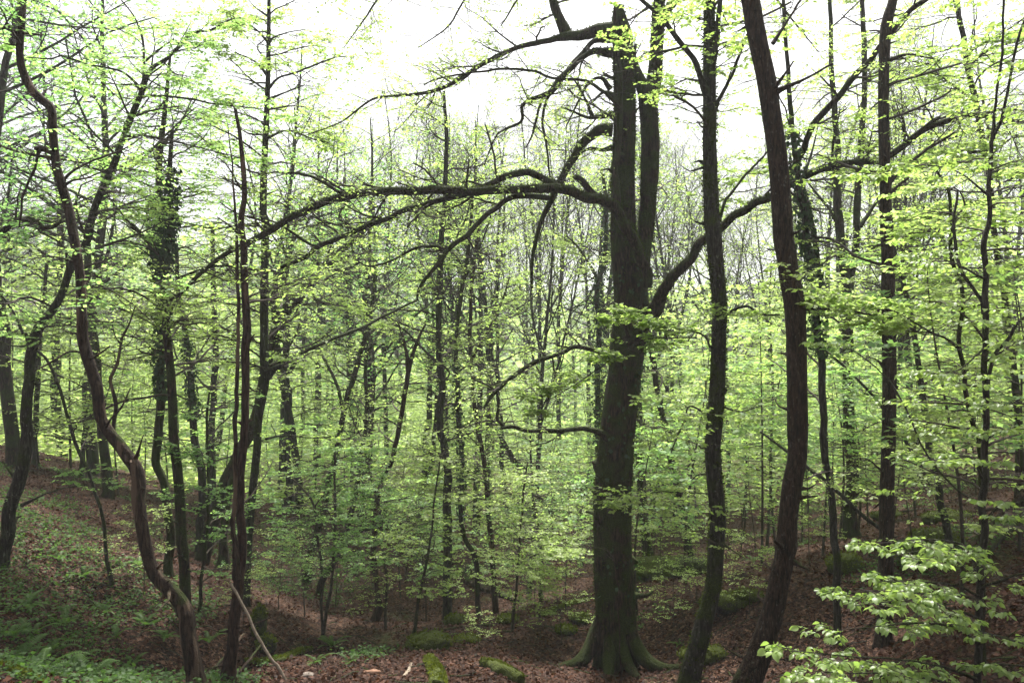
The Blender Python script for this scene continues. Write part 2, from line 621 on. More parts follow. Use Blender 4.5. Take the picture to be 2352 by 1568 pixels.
# ------------------------------------------------------------------ the ground
# (x, y, d): where the floor is seen on the photograph and how far off it lies
ANCH = [(1415, 1545, 16), (1660, 1640, 12.5), (1700, 1660, 10), (2030, 1492, 13), (1930, 1492, 14), (1959, 1240, 20),
        (2186, 1270, 15), (2244, 1660, 8), (2342, 1130, 22), (1487, 1288, 26), (1593, 1310, 22),
        (1029, 1425, 20), (1103, 1436, 21), (1140, 1436, 22), (860, 1432, 20), (884, 1440, 18.5), (704, 1336, 24),
        (740, 1466, 17), (951, 1454, 18), (657, 1166, 32), (949, 1192, 32), (1177, 1430, 18), (1243, 1372, 21),
        (450, 1575, 10), (0, 1300, 14), (244, 1292, 15.5), (388, 1330, 17), (427, 1396, 15), (455, 1445, 15), (459, 1295, 21),
        (525, 1560, 11), (560, 1380, 17), (498, 1308, 20), (82, 1068, 27), (187, 1098, 27), (245, 1150, 23),
        (290, 1520, 13), (330, 1560, 12), (230, 1440, 15), (640, 1470, 14.5), (700, 1480, 15.5), (60, 1500, 10.5), (120, 1400, 13),
        (1000, 1500, 15), (1150, 1500, 14.8), (900, 1600, 11), (1200, 1600, 11.5), (1400, 1620, 12), (700, 1590, 11),
        (300, 1240, 19), (620, 1230, 27), (2250, 1180, 20), (2120, 1300, 15), (1750, 1350, 16), (1850, 1250, 20), (2300, 1350, 11),
        (1900, 1560, 11), (2150, 1560, 10), (2352, 1560, 8.6), (1200, 1230, 34), (1500, 1210, 34), (1750, 1170, 34), (900, 1190, 38),
        (300, 1080, 36), (2000, 1130, 34), (2352, 1010, 36), (0, 1010, 38)]
AP = np.array([W(*a) for a in ANCH])
AP = np.vstack([AP, [[0, 0, -1.7], [-6, 0, -1.6], [6, 0, -1.3], [0, -12, 0.6], [-8, 5, -2.3], [8, 5, -2.3], [0, 6, -2.9],
                     [-14, -8, 0.5], [14, -8, 0.8], [-20, 8, -1.0], [20, 8, -0.5], [-26, 22, -1.6], [26, 22, -1.4]]])


def _tps(r2):
    return 0.5 * r2 * np.log(np.maximum(r2, 1e-9))


def _solve():
    n = len(AP)
    xy = AP[:, :2]
    r2 = ((xy[:, None] - xy[None]) ** 2).sum(-1)
    K = _tps(r2) + np.eye(n) * 1.5
    Pm = np.hstack([np.ones((n, 1)), xy])
    A = np.zeros((n + 3, n + 3))
    A[:n, :n] = K
    A[:n, n:] = Pm
    A[n:, :n] = Pm.T
    return np.linalg.solve(A, np.concatenate([AP[:, 2], np.zeros(3)]))


_C = _solve()


def sstep(a, b, x):
    t = np.clip((x - a) / (b - a), 0, 1)
    return t * t * (3 - 2 * t)


def gz(x, y):
    x = np.atleast_1d(np.asarray(x, float))
    y = np.atleast_1d(np.asarray(y, float))
    n = len(AP)
    xc, yc = np.clip(x, -30, 30), np.clip(y, -14, 42)
    r2 = (xc[:, None] - AP[None, :, 0]) ** 2 + (yc[:, None] - AP[None, :, 1]) ** 2
    near = _tps(r2) @ _C[:n] + _C[n] + _C[n + 1] * xc + _C[n + 2] * yc
    far = -7.5 + 8 * sstep(10, 60, np.abs(x + 4)) - 3 * sstep(40, 100, y)
    hill = sstep(110, 420, y)
    az = x / np.maximum(y, 20)
    H = 44 - 30 * sstep(-0.55, 0.15, az) + 26 * sstep(0.35, 0.8, az) + 5 * vnoise(np.stack([x / 70, y / 70, 0 * x], -1))
    far = far * (1 - hill) + H * hill
    w = np.maximum(sstep(34, 50, y), sstep(24, 40, np.abs(x)))
    w = np.maximum(w, sstep(12, 20, -y))
    z = near * (1 - w) + np.where(y < 0, 0.4 - 0 * y, far) * w
    p = np.stack([x, y, 0 * x], -1)
    for (ax, ay, bx, by) in ((-5.7, 10.6, -5.3, 12.8), (-5.3, 12.8, -4.3, 14.6), (-4.3, 14.6, -2.9, 15.7)):
        vx, vy = bx - ax, by - ay
        t_ = np.clip(((x - ax) * vx + (y - ay) * vy) / (vx * vx + vy * vy), 0, 1)
        dd = (x - ax - t_ * vx) ** 2 + (y - ay - t_ * vy) ** 2
        gd = np.exp(-dd / .45) if ax == -5.7 else np.maximum(gd, np.exp(-dd / .45))
    z = z - .6 * gd
    return z + 0.10 * fbm(p * 0.6, 3) + 0.035 * fbm(p * 3.0, 2, 5)


def hit(x, y, dmin=6.0, dmax=60.0):
    """where the line of sight x, y first meets the floor"""
    d = np.linspace(dmin, dmax, 500)
    g = gz((x - CX) / FX * d, d)
    k = np.argmax(g >= (CY - y) / FX * d)
    d = d[k]
    X = (x - CX) / FX * d
    return np.array([X, d, float(gz(X, d)[0])])


def build_ground():
    ys = np.concatenate([np.linspace(-25, 6, 32), 6 + np.cumsum(np.full(230, 0.13)), ])
    y = ys[-1]
    ex = []
    st = 0.15
    while y < 1100:
        st *= 1.045
        y += st
        ex.append(y)
    ys = np.concatenate([ys, ex])
    us = np.linspace(-1, 1, 241)
    us = np.sign(us) * (0.55 * np.abs(us) + 0.45 * np.abs(us) ** 3)
    hw = np.maximum(26, 14 + ys * 0.95)
    X = us[None, :] * hw[:, None]
    Y = np.repeat(ys[:, None], len(us), 1)
    Z = np.concatenate([gz(a, b) for a, b in zip(X, Y)]).reshape(X.shape)
    V = np.stack([X, Y, Z], -1).reshape(-1, 3)
    ny, nx = X.shape
    idx = np.arange(ny * nx).reshape(ny, nx)
    F = np.stack([idx[:-1, :-1], idx[:-1, 1:], idx[1:, 1:], idx[1:, :-1]], -1).reshape(-1, 4)
    mb = MB()
    mb.add(V, F)
    mb.obj('ground', [M['ground']], kind='structure')


build_ground()


# ------------------------------------------------------------------ tracing trunks and limbs
def resample(pts, step):
    """pts (n,k) control points, Catmull-Rom, about `step` apart in the first 3 columns"""
    pts = np.asarray(pts, float)
    if len(pts) < 2:
        return pts
    p = np.vstack([2 * pts[0] - pts[1], pts, 2 * pts[-1] - pts[-2]])
    out = []
    for i in range(1, len(p) - 2):
        a, b, c, d = p[i - 1], p[i], p[i + 1], p[i + 2]
        m = max(1, int(np.linalg.norm((c - b)[:3]) / step))
        t = (np.arange(m) / m)[:, None]
        out.append(0.5 * ((2 * b) + (-a + c) * t + (2 * a - 5 * b + 4 * c - d) * t ** 2 + (-a + 3 * b - 3 * c + d) * t ** 3))
    out.append(pts[-1:])
    return np.vstack(out)


def trace(pts, d0, d1=None):
    """sheet polyline (x, y, width) to world (x, y, z, radius)"""
    pts = np.asarray(pts, float)
    seg = np.r_[0, np.cumsum(np.linalg.norm(np.diff(pts[:, :2], axis=0), axis=1))]
    t = seg / max(seg[-1], 1e-6)
    d = d0 + ((d1 if d1 is not None else d0) - d0) * t
    w = np.array([W(a, b, c) for (a, b), c in zip(pts[:, :2], d)])
    return np.hstack([w, (pts[:, 2] / 2 / FX * d)[:, None]])


def limb(mb, q, sides, step, seed, rough=0.06, flare=0.0, lobes=5, mat=0, capend=True):
    """one trunk or limb: lumpy, tapering; q (n,4)"""
    s = resample(q, step)
    P, R = s[:, :3], np.maximum(s[:, 3], 0.002)
    n = len(P)
    S_ = np.r_[0, np.cumsum(np.linalg.norm(np.diff(P, axis=0), axis=1))]
    u_ = S_ / max(R.mean() * 9, .05)
    wob_ = np.stack([fbm(np.stack([u_, 0 * u_ + 7.7 * a_, 0 * u_ + seed], -1), 3, seed + a_) for a_ in range(3)], -1)
    P = P + wob_ * (np.minimum(R, .12) * (.9 if rough > .06 else .25))[:, None] * np.minimum(S_ / .3, 1)[:, None]
    T = norm(np.gradient(P, axis=0))
    U = np.zeros_like(P)
    u = np.cross(T[0], [0.3, 1, 0.1])
    u /= np.linalg.norm(u)
    for i in range(n):
        u = u - np.dot(u, T[i]) * T[i]
        u /= max(np.linalg.norm(u), 1e-9)
        U[i] = u
    V = np.cross(T, U)
    a = np.arange(sides) / sides * 2 * np.pi
    dirs = np.cos(a)[None, :, None] * U[:, None] + np.sin(a)[None, :, None] * V[:, None]
    S = np.r_[0, np.cumsum(np.linalg.norm(np.diff(P, axis=0), axis=1))]
    rr = R[:, None] * np.ones(sides)[None]
    X0 = P[:, None] + rr[..., None] * dirs
    rm = max(R.mean(), 0.01)
    k = 1.0 + rough * 1.3 * fbm(np.stack([dirs[..., 0] * 1.3, dirs[..., 1] * 1.3, np.repeat(S[:, None], sides, 1) / (rm * 7)], -1) + seed, 3, seed)
    k = k + rough * 0.7 * vnoise(np.stack([dirs[..., 0] * 3.5, dirs[..., 1] * 3.5, np.repeat(S[:, None], sides, 1) / (rm * 1.2)], -1) + seed * 1.7, seed + 3)
    if flare > 0:
        h = S[:, None]
        ph = seed * 1.37
        lob = 0.5 + 0.5 * np.cos(lobes * a[None] + ph + 0.6 * np.sin(2 * a[None] + ph))
        k = k + flare * np.exp(-h / (R[0] * 1.1)) * lob ** 1.5 + 0.10 * np.exp(-h / (R[0] * 9)) * (lob - 0.5)
    rr = rr * k
    X = P[:, None] + rr[..., None] * dirs
    idx = np.arange(n * sides).reshape(n, sides)
    nx = np.roll(idx, -1, axis=1)
    F = np.stack([idx[:-1], nx[:-1], nx[1:], idx[1:]], -1).reshape(-1, 4)
    mb.add(X.reshape(-1, 3), F, mat)
    if capend:
        c = np.vstack([X[-1], P[-1:] + T[-1:] * R[-1] * 0.4])
        F3 = np.stack([np.arange(sides), np.roll(np.arange(sides), -1), np.full(sides, sides)], -1)
        mb.add(c, F3, mat)
    return P, R


def to_n(P, R, n):
    S = np.r_[0, np.cumsum(np.linalg.norm(np.diff(P, axis=0), axis=1))]
    t = np.linspace(0, S[-1], n)
    return np.stack([np.interp(t, S, P[:, i]) for i in range(3)], -1), np.interp(t, S, R), S[-1]


def ivy_on(P, R, t0, t1, n, rs, size=0.07, thick=0.12):
    """leaves standing off a trunk"""
    Pn, Rn, _ = to_n(P, R, 60)
    t = t0 + (t1 - t0) * rs.rand(1, n)
    p, r, T = interp(Pn[None], Rn[None], t)
    p, r, T = p[0], r[0], T[0]
    rd = rs.randn(n, 3)
    rd = norm(rd - (rd * T).sum(-1, keepdims=True) * T)
    clump = 0.5 + 0.5 * vnoise(np.stack([rd[:, 0], rd[:, 1], t[0] * 14], -1), 5)
    p = p + rd * (r[:, None] + thick * (rs.rand(n, 1) ** 1.3) * clump[:, None] * 1.6 + 0.01)
    D = norm(rd * 0.3 + np.array([0, 0, -0.8]) + 0.4 * rs.randn(n, 3))
    N_ = norm(rd + 0.4 * rs.randn(n, 3))
    S = norm(np.cross(D, N_))
    return leaf_quads((p, D, S, np.cross(S, D)), size, rs, wid=0.42)


M['tuft'] = mat_leaf('moss_tufts', [(0.0, (0.012, 0.018, 0.003)), (1.0, (0.045, 0.058, 0.008))], [(0.0, (0.03, 0.045, 0.005)), (1.0, (0.10, 0.13, 0.02))], gloss=0.0, tr=0.3)


def tufts_on(P, R, n, rs, size=0.035, topbias=0.6):
    Pn, Rn, _ = to_n(P, R, 80)
    t = rs.rand(1, n)
    p, r, T = interp(Pn[None], Rn[None], t)
    p, r, T = p[0], r[0], T[0]
    rd = rs.randn(n, 3) + np.array([0, 0, topbias])
    rd = norm(rd - (rd * T).sum(-1, keepdims=True) * T)
    p = p + rd * r[:, None] * .97
    keep = (fbm(p * 2.2, 2, 4) + .5 * rd[:, 2] > -.25) & (r > .055)
    p, rd, T = p[keep], rd[keep], T[keep]
    m = len(p)
    D = norm(rd + .7 * rs.randn(m, 3))
    N_ = norm(rs.randn(m, 3))
    S = norm(np.cross(D, N_))
    return leaf_quads((p, D, S, np.cross(S, D)), size, rs, wid=.3, var=.6)


NT = [0]


def traced_tree(name, label, d, trunk, branches=(), bark='moss', leaf='leaf', cat='tree', sides=14, step=0.12, rough=0.07,
                flare=0.5, crown=1.0, twk=5, twL=0.9, trunk_k=14, trunk_t=(0.35, 1.0), trunk_L=1.7, up=0.03, flat=0.6, lsize=0.052,
                lm=13, ivy=None, d_top=None, density=1.0, ground=True, base_drop=0.15, group=None, fine=False, seed=None, near_leaves=0, roots=(), tufts=0):
    NT[0] += 1
    seed = seed or NT[0] * 7
    rs = np.random.RandomState(seed)
    q = trace(trunk, d, d_top)
    if ground:                                       # foot in the floor
        g = float(gz(q[0, 0], q[0, 1])[0])
        if q[0, 2] > g:
            dirn = q[0, :3] - q[1, :3]
            dirn = dirn / max(-dirn[2], 0.05)
            ext = q[0].copy()
            hgt = q[0, 2] - g + base_drop
            if hgt > 0.1:
                ext[:3] = q[0, :3] + dirn * hgt * np.array([0.5, 0.5, 1.0])
                ext[3] *= 1.1
                q = np.vstack([ext, q])
    org = q[0, :3].copy()
    root = thing(name, label, cat, org, group)
    mb = MB()
    P, R = limb(mb, q, sides, step, seed, rough, flare if ground else 0)
    if sides >= 16:                                  # knots and snapped twigs
        m_ = 10 + sides // 4
        Pn, Rn, _ = to_n(P, R, 60)
        tt = rs.rand(1, m_) * .9 + .05
        pp, rr_, TT = interp(Pn[None], Rn[None], tt)
        pp, rr_, TT = pp[0], rr_[0], TT[0]
        for a_ in range(m_):
            rd = rs.randn(3)
            rd -= rd.dot(TT[a_]) * TT[a_]
            rd /= np.linalg.norm(rd)
            rd = rd + np.array([0, 0, rs.uniform(-.2, .6)])
            ln = rs.uniform(.05, .30) * (1 if a_ % 3 else 2)
            r_ = rs.uniform(.10, .28) * rr_[a_]
            b0 = pp[a_] + rd * rr_[a_] * .6
            kq = [[*b0, r_ * 2.0], [*(pp[a_] + rd * (rr_[a_] + .01)), r_ * 1.25], [*(pp[a_] + rd * (rr_[a_] + ln * .5) + rs.randn(3) * ln * .08), r_ * .6], [*(pp[a_] + rd * (rr_[a_] + ln) + rs.randn(3) * ln * .15), r_ * .35]]
            limb(mb, np.array(kq), 7, .06, seed + a_, .15, 0)
    tr = mb.obj('trunk', [M[bark]], root, origin=org)
    pars = [(P, R, trunk_t, trunk_k, trunk_L)]
    for b in branches:
        pts, dd0, dd1 = b[0], b[1], b[2]
        opt = b[3] if len(b) > 3 else {}
        qb = trace(pts, d + dd0, d + dd1)
        m2 = MB()
        w0 = qb[:, 3].max()
        sl = np.r_[0, np.cumsum(np.linalg.norm(np.diff(qb[:, :3], axis=0), axis=1))]
        if dd0 > -.4:
            qb[:, 3] *= 1 + .55 * np.exp(-sl / (w0 * 3))
        sd = 12 if w0 > 0.05 else (8 if w0 > 0.02 else 6)
        Pb, Rb = limb(m2, qb, sd, max(0.05, step * 0.8), seed + len(pars), min(rough * 1.6, 0.16), 0)
        m2.obj('branch', [M[opt.get('bark', bark)]], root, origin=org)
        if opt.get('k', 1) > 0:
            _, _, Ln = to_n(Pb, Rb, 3)
            pars.append((Pb, Rb, (opt.get('t0', 0.12), 1.0), max(3, int(Ln * twk * opt.get('k', 1))), opt.get('L', twL)))
    for rt in roots:
        m2 = MB()
        limb(m2, np.asarray(rt, float), 10, 0.08, seed + 31, 0.12, 0)
        m2.obj('root', [M[bark]], root, origin=org)
    if tufts:
        tm = MB()
        for i_, (Pp, Rp, _a, _b, _c) in enumerate(pars):
            ar = (Rp.mean() ** .5) * np.linalg.norm(np.diff(Pp, axis=0), axis=1).sum()
            V, F, rr = tufts_on(Pp, Rp, int(tufts * ar * (1 if i_ == 0 else .8)), rs, size=.032 if i_ == 0 else .026)
            tm.add(V, F, 0, rr)
        tm.obj('moss', [M['tuft']], root, origin=org, kind='stuff', smooth=False)
    cm = MB()
    if crown > 0:
        tw = []
        for Pp, Rp, (ta, tb), k, L in pars:
            Pn, Rn, _ = to_n(Pp, Rp, 24)
            if k <= 0:
                continue
            c1, r1 = grow(Pn[None], Rn[None], k, ta, tb, L, 1.05, 7, 0.16, up, rs, flat=flat, fall=0.35, rad=0.45, rmin=0.004)
            r1 = np.minimum(r1, 0.02)
            V, F = tubes(c1, r1, 5)
            cm.add(V, F, 0)
            kk = max(2, int(6 * density))
            c2, r2 = grow(c1, r1, kk, 0.15, 1.0, L * 0.48, 0.8, 5, 0.16, up * 0.5, rs, flat=flat, fall=0.4, rad=0.6, rmin=0.003)
            V, F = tubes(c2, r2, 3)
            cm.add(V, F, 0)
            c3, r3 = grow(c2, r2, 4, 0.2, 1.0, L * 0.24, 0.75, 2, 0.12, 0, rs, flat=flat, fall=0.3, rad=0.6, rmin=0.002)
            V, F = tubes(c3, r3, 3)
            cm.add(V, F, 0)
            tw += [c3]
        tw = np.concatenate(tw)
        fr = leaf_frames(tw, max(1, int(round(lm * crown))), rs, tilt=.5 if near_leaves else .38, droop=.35 if near_leaves else .15, clump=None if near_leaves else (1.3, -.12))
        if near_leaves:
            # the leaves that show largest are objects of their own
            nl = len(fr[0])
            dist = np.linalg.norm(fr[0], axis=1)
            sx = CX + fr[0][:, 0] / fr[0][:, 1] * FX
            sy = CY - fr[0][:, 2] / fr[0][:, 1] * FX
            vis = (sx > 1700) & (sx < 2352) & (sy > 300) & (sy < 1568)
            order = np.argsort(dist + 100 * (~vis))[:near_leaves]
            rest = np.setdiff1d(np.arange(nl), order)
            one = [(np.zeros((1, 3)), np.array([[0, 1.0, 0]]), np.array([[1.0, 0, 0]]), np.array([[0, 0, 1.0]]))]
            protos = []
            for j in range(5):
                lb = MB()
                f = one[0]
                V, q4, t3, rr = leaf_fine((f[0], f[1], f[2], f[3]), 1.0, rs, wid=0.29 + 0.02 * j, var=0)
                rr[:] = (j + 0.5) / 5
                lb.add(V, q4, 0, rr)
                lb.n = 0
                lb.add(np.zeros((0, 3)), t3.reshape(-1, 3), 0)
                lb.f3.append(t3)
                lb.m3.append(np.zeros(len(t3)))
                protos.append(lb.mesh('leaf', [M['nearleaf']], smooth=True))
            from mathutils import Matrix
            for i, k in enumerate(order):
                o = bpy.data.objects.new('leaf', protos[i % 5])
                SC.collection.objects.link(o)
                o.parent = root
                sz = lsize * (1 + 0.3 * (rs.rand() * 2 - 1))
                p = fr[0][k] - org
                D, S, N_ = fr[1][k] * sz, -fr[2][k] * sz, fr[3][k] * sz
                S = -S
                o.matrix_local = Matrix(((S[0], D[0], N_[0], p[0]), (S[1], D[1], N_[1], p[1]), (S[2], D[2], N_[2], p[2]), (0, 0, 0, 1)))
            fr = tuple(a[rest] for a in fr)
        if fine:
            V, q4, t3, rr = leaf_fine(fr, lsize, rs)
            n0 = cm.n
            cm.add(V, q4, 1, rr)
            cm.f3.append(t3 + n0)
            cm.m3.append(np.full(len(t3), 1))
        else:
            V, F, rr = leaf_quads(fr, lsize, rs)
            cm.add(V, F, 1, rr)
        cm.obj('crown', [M['twig'], M[leaf]], root, origin=org, kind='stuff', smooth=False)
    if ivy:
        im = MB()
        for (t0, t1, n) in ivy:
            V, F, rr = ivy_on(P, R, t0, t1, n, rs)
            im.add(V, F, 0, rr)
        im.obj('ivy', [M['ivy']], root, origin=org, kind='stuff', smooth=False)
    return root, P, R

# ------------------------------------------------------------------ the traced trees, near ones first
# each point is (x, y, width) on the photograph sheet; d is metres from the camera
rootz = lambda pts: [(x, y, float(gz(x, y)[0]) + h, r) for x, y, h, r in pts]
T1X, T1Y = W(1412, 1545, 16)[0], 16.0
t1_roots = [
    rootz([(T1X - .22, T1Y - .05, .95, .12), (T1X - .42, T1Y - .18, .42, .14), (T1X - .68, T1Y - .36, .12, .12), (T1X - .98, T1Y - .45, .0, .09), (T1X - 1.3, T1Y - .6, -.08, .05)]),
    rootz([(T1X + .20, T1Y - .1, 1.0, .12), (T1X + .40, T1Y - .3, .45, .15), (T1X + .62, T1Y - .52, .15, .13), (T1X + .88, T1Y - .75, .02, .09), (T1X + 1.3, T1Y - .95, .02, .055), (T1X + 1.7, T1Y - .9, -.06, .04)]),
    rootz([(T1X - .05, T1Y - .2, .85, .11), (T1X - .10, T1Y - .42, .35, .13), (T1X - .16, T1Y - .72, .05, .10), (T1X - .2, T1Y - 1.0, -.08, .06)]),
    rootz([(T1X + .1, T1Y - .2, .85, .11), (T1X + .17, T1Y - .42, .35, .12), (T1X + .30, T1Y - .72, .05, .09), (T1X + .4, T1Y - 1.0, -.08, .05)]),
]
great, P1, R1 = traced_tree(
    'beech_tree', 'great mossy beech with a broken top and long arching limbs, thickest trunk in view', 16,
    [(1413, 1552, 100), (1414, 1500, 95), (1414, 1455, 94), (1412, 1384, 91), (1408, 1313, 88), (1405, 1188, 87), (1410, 1100, 85),
     (1417, 1011, 82), (1428, 927, 80), (1436, 857, 77), (1443, 787, 79), (1450, 723, 80), (1446, 646, 74), (1435, 576, 66),
     (1430, 527, 58), (1429, 422, 54), (1433, 316, 52), (1434, 211, 51), (1432, 141, 48), (1431, 88, 46), (1424, 45, 34), (1420, 14, 20)],
    [  # right stem and its fork
        ([(1452, 700, 50), (1474, 600, 38), (1481, 527, 36), (1491, 422, 40), (1497, 369, 43), (1495, 281, 42), (1496, 228, 44), (1507, 190, 36),
          (1513, 141, 31), (1519, 70, 30), (1521, 20, 28), (1528, -60, 22)], 0.0, 0.3, dict(k=.12, t0=.6)),
        ([(1487, 235, 26), (1474, 190, 24), (1462, 160, 20), (1456, 130, 14)], 0.1, 0.0, dict(k=0)),
        ([(1516, 50, 22), (1535, 20, 18), (1552, 0, 16), (1580, -50, 10)], 0.2, 0.6, dict(k=.5)),
        # long left limb
        ([(1486, 660, 22), (1480, 611, 25), (1464, 568, 26), (1448, 535, 27), (1428, 506, 27), (1412, 478, 27), (1384, 461, 27), (1349, 459, 23),
          (1313, 443, 22), (1271, 432, 21), (1208, 436, 20), (1102, 440, 20), (1022, 437, 20), (921, 438, 18), (840, 438, 18), (797, 447, 18),
          (762, 457, 17), (709, 478, 17), (657, 503, 16), (621, 527, 16), (577, 552, 13), (527, 579, 11), (485, 607, 10), (446, 639, 9),
          (415, 674, 8), (387, 697, 6), (373, 748, 3)], -0.5, -2.5, dict(k=.75, t0=.35)),
        ([(1384, 461, 22), (1367, 447, 19), (1350, 430, 17), (1335, 415, 16), (1320, 405, 12)], -0.6, -0.9, dict(k=0)),
        ([(797, 447, 8), (776, 440, 8), (752, 425, 7), (710, 404, 6), (667, 397, 5), (621, 397, 4), (560, 410, 2)], -1.7, -2.0, dict(k=1)),
        # second left limb
        ([(1290, 433, 15), (1278, 425, 16), (1243, 408, 16), (1208, 398, 16), (1155, 411, 15), (1121, 429, 14), (1100, 437, 13), (1057, 450, 13),
          (1008, 461, 13), (938, 482, 13), (875, 506, 12), (804, 537, 11), (734, 565, 11), (709, 583, 10), (667, 607, 9), (621, 622, 8),
          (570, 618, 6), (510, 611, 5), (450, 622, 4), (404, 640, 3)], -0.8, -2.2, dict(k=.8, t0=.3)),
        ([(734, 567, 7), (709, 560, 7), (680, 540, 6), (640, 515, 5), (600, 500, 3)], -1.8, -1.6, dict(k=1)),
        # third left limb
        ([(1262, 455, 13), (1208, 450, 13), (1172, 457, 13), (1137, 478, 13), (1107, 504, 12), (1075, 537, 12), (1029, 572, 11), (1005, 607, 10),
          (977, 642, 8), (963, 667, 7), (959, 690, 4)], -0.8, -1.8, dict(k=.5)),
        ([(1029, 574, 7), (994, 565, 6), (949, 572, 6), (903, 597, 5), (850, 611, 4), (811, 593, 3)], -1.3, -1.0, dict(k=1)),
        # steep dark limb
        ([(1407, 299, 20), (1377, 299, 20), (1349, 316, 20), (1331, 337, 20), (1313, 369, 17), (1292, 404, 16), (1271, 439, 15), (1261, 471, 13),
          (1245, 503, 11), (1234, 540, 10), (1224, 593, 8), (1220, 663, 7)], 0.1, -0.3, dict(k=.3)),
        # top left limb
        ([(1408, 74, 30), (1370, 70, 26), (1327, 80, 22), (1303, 84, 20), (1278, 88, 14), (1236, 99, 13), (1190, 109, 11), (1155, 123, 11), (1102, 150, 11),
          (1043, 186, 9), (1008, 204, 9), (973, 214, 8), (903, 221, 6), (854, 230, 5), (797, 271, 4), (755, 292, 3), (706, 309, 2)], -0.1, -1.6, dict(k=.9, t0=.25)),
        ([(1303, 84, 22), (1292, 56, 20), (1278, 21, 19), (1268, -20, 17), (1262, -60, 13)], -0.2, -0.2, dict(k=.5)),
        # high limbs above the picture whose twigs hang into it
        ([(1264, -50, 13), (1225, -130, 10), (1130, -150, 9), (1000, -110, 8), (900, -40, 6), (840, 40, 4), (790, 110, 2)], -.2, -2.2, dict(k=1.6, L=1.1)),
        ([(1264, -55, 12), (1250, -120, 9), (1160, -90, 7), (1080, -20, 5), (1030, 60, 4), (960, 110, 2)], -.2, 1.2, dict(k=1.6, L=1.1)),
        ([(1526, -50, 16), (1480, -150, 12), (1380, -180, 10), (1260, -90, 8), (1190, 0, 5), (1150, 60, 3)], .3, -1.0, dict(k=1.4, L=1.1)),
        ([(1526, -50, 16), (1590, -150, 12), (1680, -110, 9), (1760, -30, 6), (1830, 60, 4), (1880, 120, 2)], .3, 1.2, dict(k=1.4, L=1.1)),
        # drooping limbs on the left
        ([(1405, 122, 16), (1362, 120, 13), (1334, 137, 12), (1313, 158, 13), (1285, 183, 13), (1271, 204, 12), (1250, 218, 10), (1204, 239, 8), (1197, 278, 7),
          (1155, 299, 5), (1137, 316, 4), (1113, 380, 3)], 0.0, -0.8, dict(k=.7)),
        ([(1402, 88, 14), (1362, 95, 11), (1334, 124, 10), (1299, 165, 10), (1278, 204, 9), (1257, 228, 7), (1246, 281, 6), (1253, 316, 6), (1257, 351, 5), (1264, 408, 4)], 0.0, -0.3, dict(k=.6)),
        ([(1271, 204, 8), (1246, 228, 7), (1232, 278, 6), (1222, 310, 5), (1208, 340, 3)], -0.3, -0.5, dict(k=.8)),
        ([(1408, 262, 11), (1362, 270, 9), (1345, 268, 7), (1292, 246, 4)], 0.0, -0.3, dict(k=.7)),
        ([(1362, 270, 7), (1345, 232, 6), (1330, 200, 5), (1310, 172, 3)], -0.1, -0.3, dict(k=.7)),
        ([(1402, 205, 9), (1380, 180, 8), (1355, 190, 7), (1330, 230, 5), (1300, 290, 3)], 0.0, -0.6, dict(k=.9)),
        ([(1404, 340, 9), (1385, 345, 8), (1360, 340, 6), (1330, 352, 4)], 0.0, -0.5, dict(k=.9)),
        # stem running up close in front of the trunk, with its own limb
        ([(1416, 470, 20), (1412, 422, 16), (1411, 386, 14), (1418, 351, 13), (1424, 299, 13), (1425, 246, 13), (1426, 176, 11), (1418, 120, 10), (1412, 70, 9), (1410, 18, 6)],
         -0.45, -0.65, dict(k=.2)),
        ([(1424, 250, 9), (1405, 228, 8), (1383, 211, 8), (1348, 186, 7), (1299, 181, 7), (1260, 176, 6), (1232, 165, 6), (1172, 158, 6), (1102, 165, 5), (1072, 169, 5),
          (1009, 180, 4), (973, 196, 3)], -0.6, -1.8, dict(k=.9, t0=.3)),
        # big right limb and its rising fork
        ([(1450, 770, 40), (1468, 738, 36), (1500, 716, 30), (1517, 681, 25), (1538, 642, 24), (1560, 621, 23), (1588, 593, 22), (1605, 562, 21), (1623, 545, 20), (1658, 514, 20),
          (1683, 492, 19), (1714, 479, 19), (1737, 462, 18), (1765, 454, 18), (1814, 425, 17), (1850, 404, 16), (1899, 384, 16), (1955, 373, 15), (2015, 369, 15), (2043, 355, 15),
          (2075, 330, 14), (2113, 302, 13), (2166, 281, 12), (2219, 265, 11), (2289, 271, 9), (2370, 282, 7)], 0.0, -3.6, dict(k=.7, t0=.45)),
        ([(2113, 302, 10), (2148, 276, 9), (2195, 261, 8), (2255, 262, 7), (2310, 252, 6), (2370, 256, 5)], -2.8, -3.0, dict(k=1)),
        ([(1795, 438, 14), (1810, 408, 14), (1828, 373, 14), (1850, 320, 14), (1878, 271, 14), (1920, 225, 14), (1955, 179, 14), (1997, 137, 13), (2036, 88, 13), (2078, 39, 12),
          (2130, -5, 11), (2180, -50, 8)], -1.4, -3.4, dict(k=.5)),
        # low left arch and low left limb
        ([(1412, 818, 14), (1380, 811, 11), (1348, 799, 10), (1317, 796, 10), (1292, 811, 10), (1243, 825, 11), (1208, 843, 11), (1173, 868, 10), (1145, 892, 9), (1124, 913, 8),
          (1112, 936, 5)], -0.2, -1.2, dict(k=.7)),
        ([(1400, 1004, 18), (1384, 998, 14), (1363, 992, 12), (1327, 985, 11), (1271, 988, 11), (1208, 987, 9), (1180, 978, 9), (1150, 982, 6)], -0.2, -1.0, dict(k=.4)),
        ([(1160, 980, 7), (1144, 962, 8), (1143, 930, 6), (1138, 898, 5), (1110, 880, 4), (1080, 868, 3)], -0.95, -1.1, dict(k=1)),
    ], bark='moss', sides=64, step=0.05, rough=0.059, flare=0.30, crown=1, twk=4.2, trunk_k=5, trunk_t=(.7, 1), lsize=.05, lm=4, roots=t1_roots, flat=.45,
    base_drop=.25, tufts=2200, ivy=[(.25, .62, 260), (.12, .2, 60)])

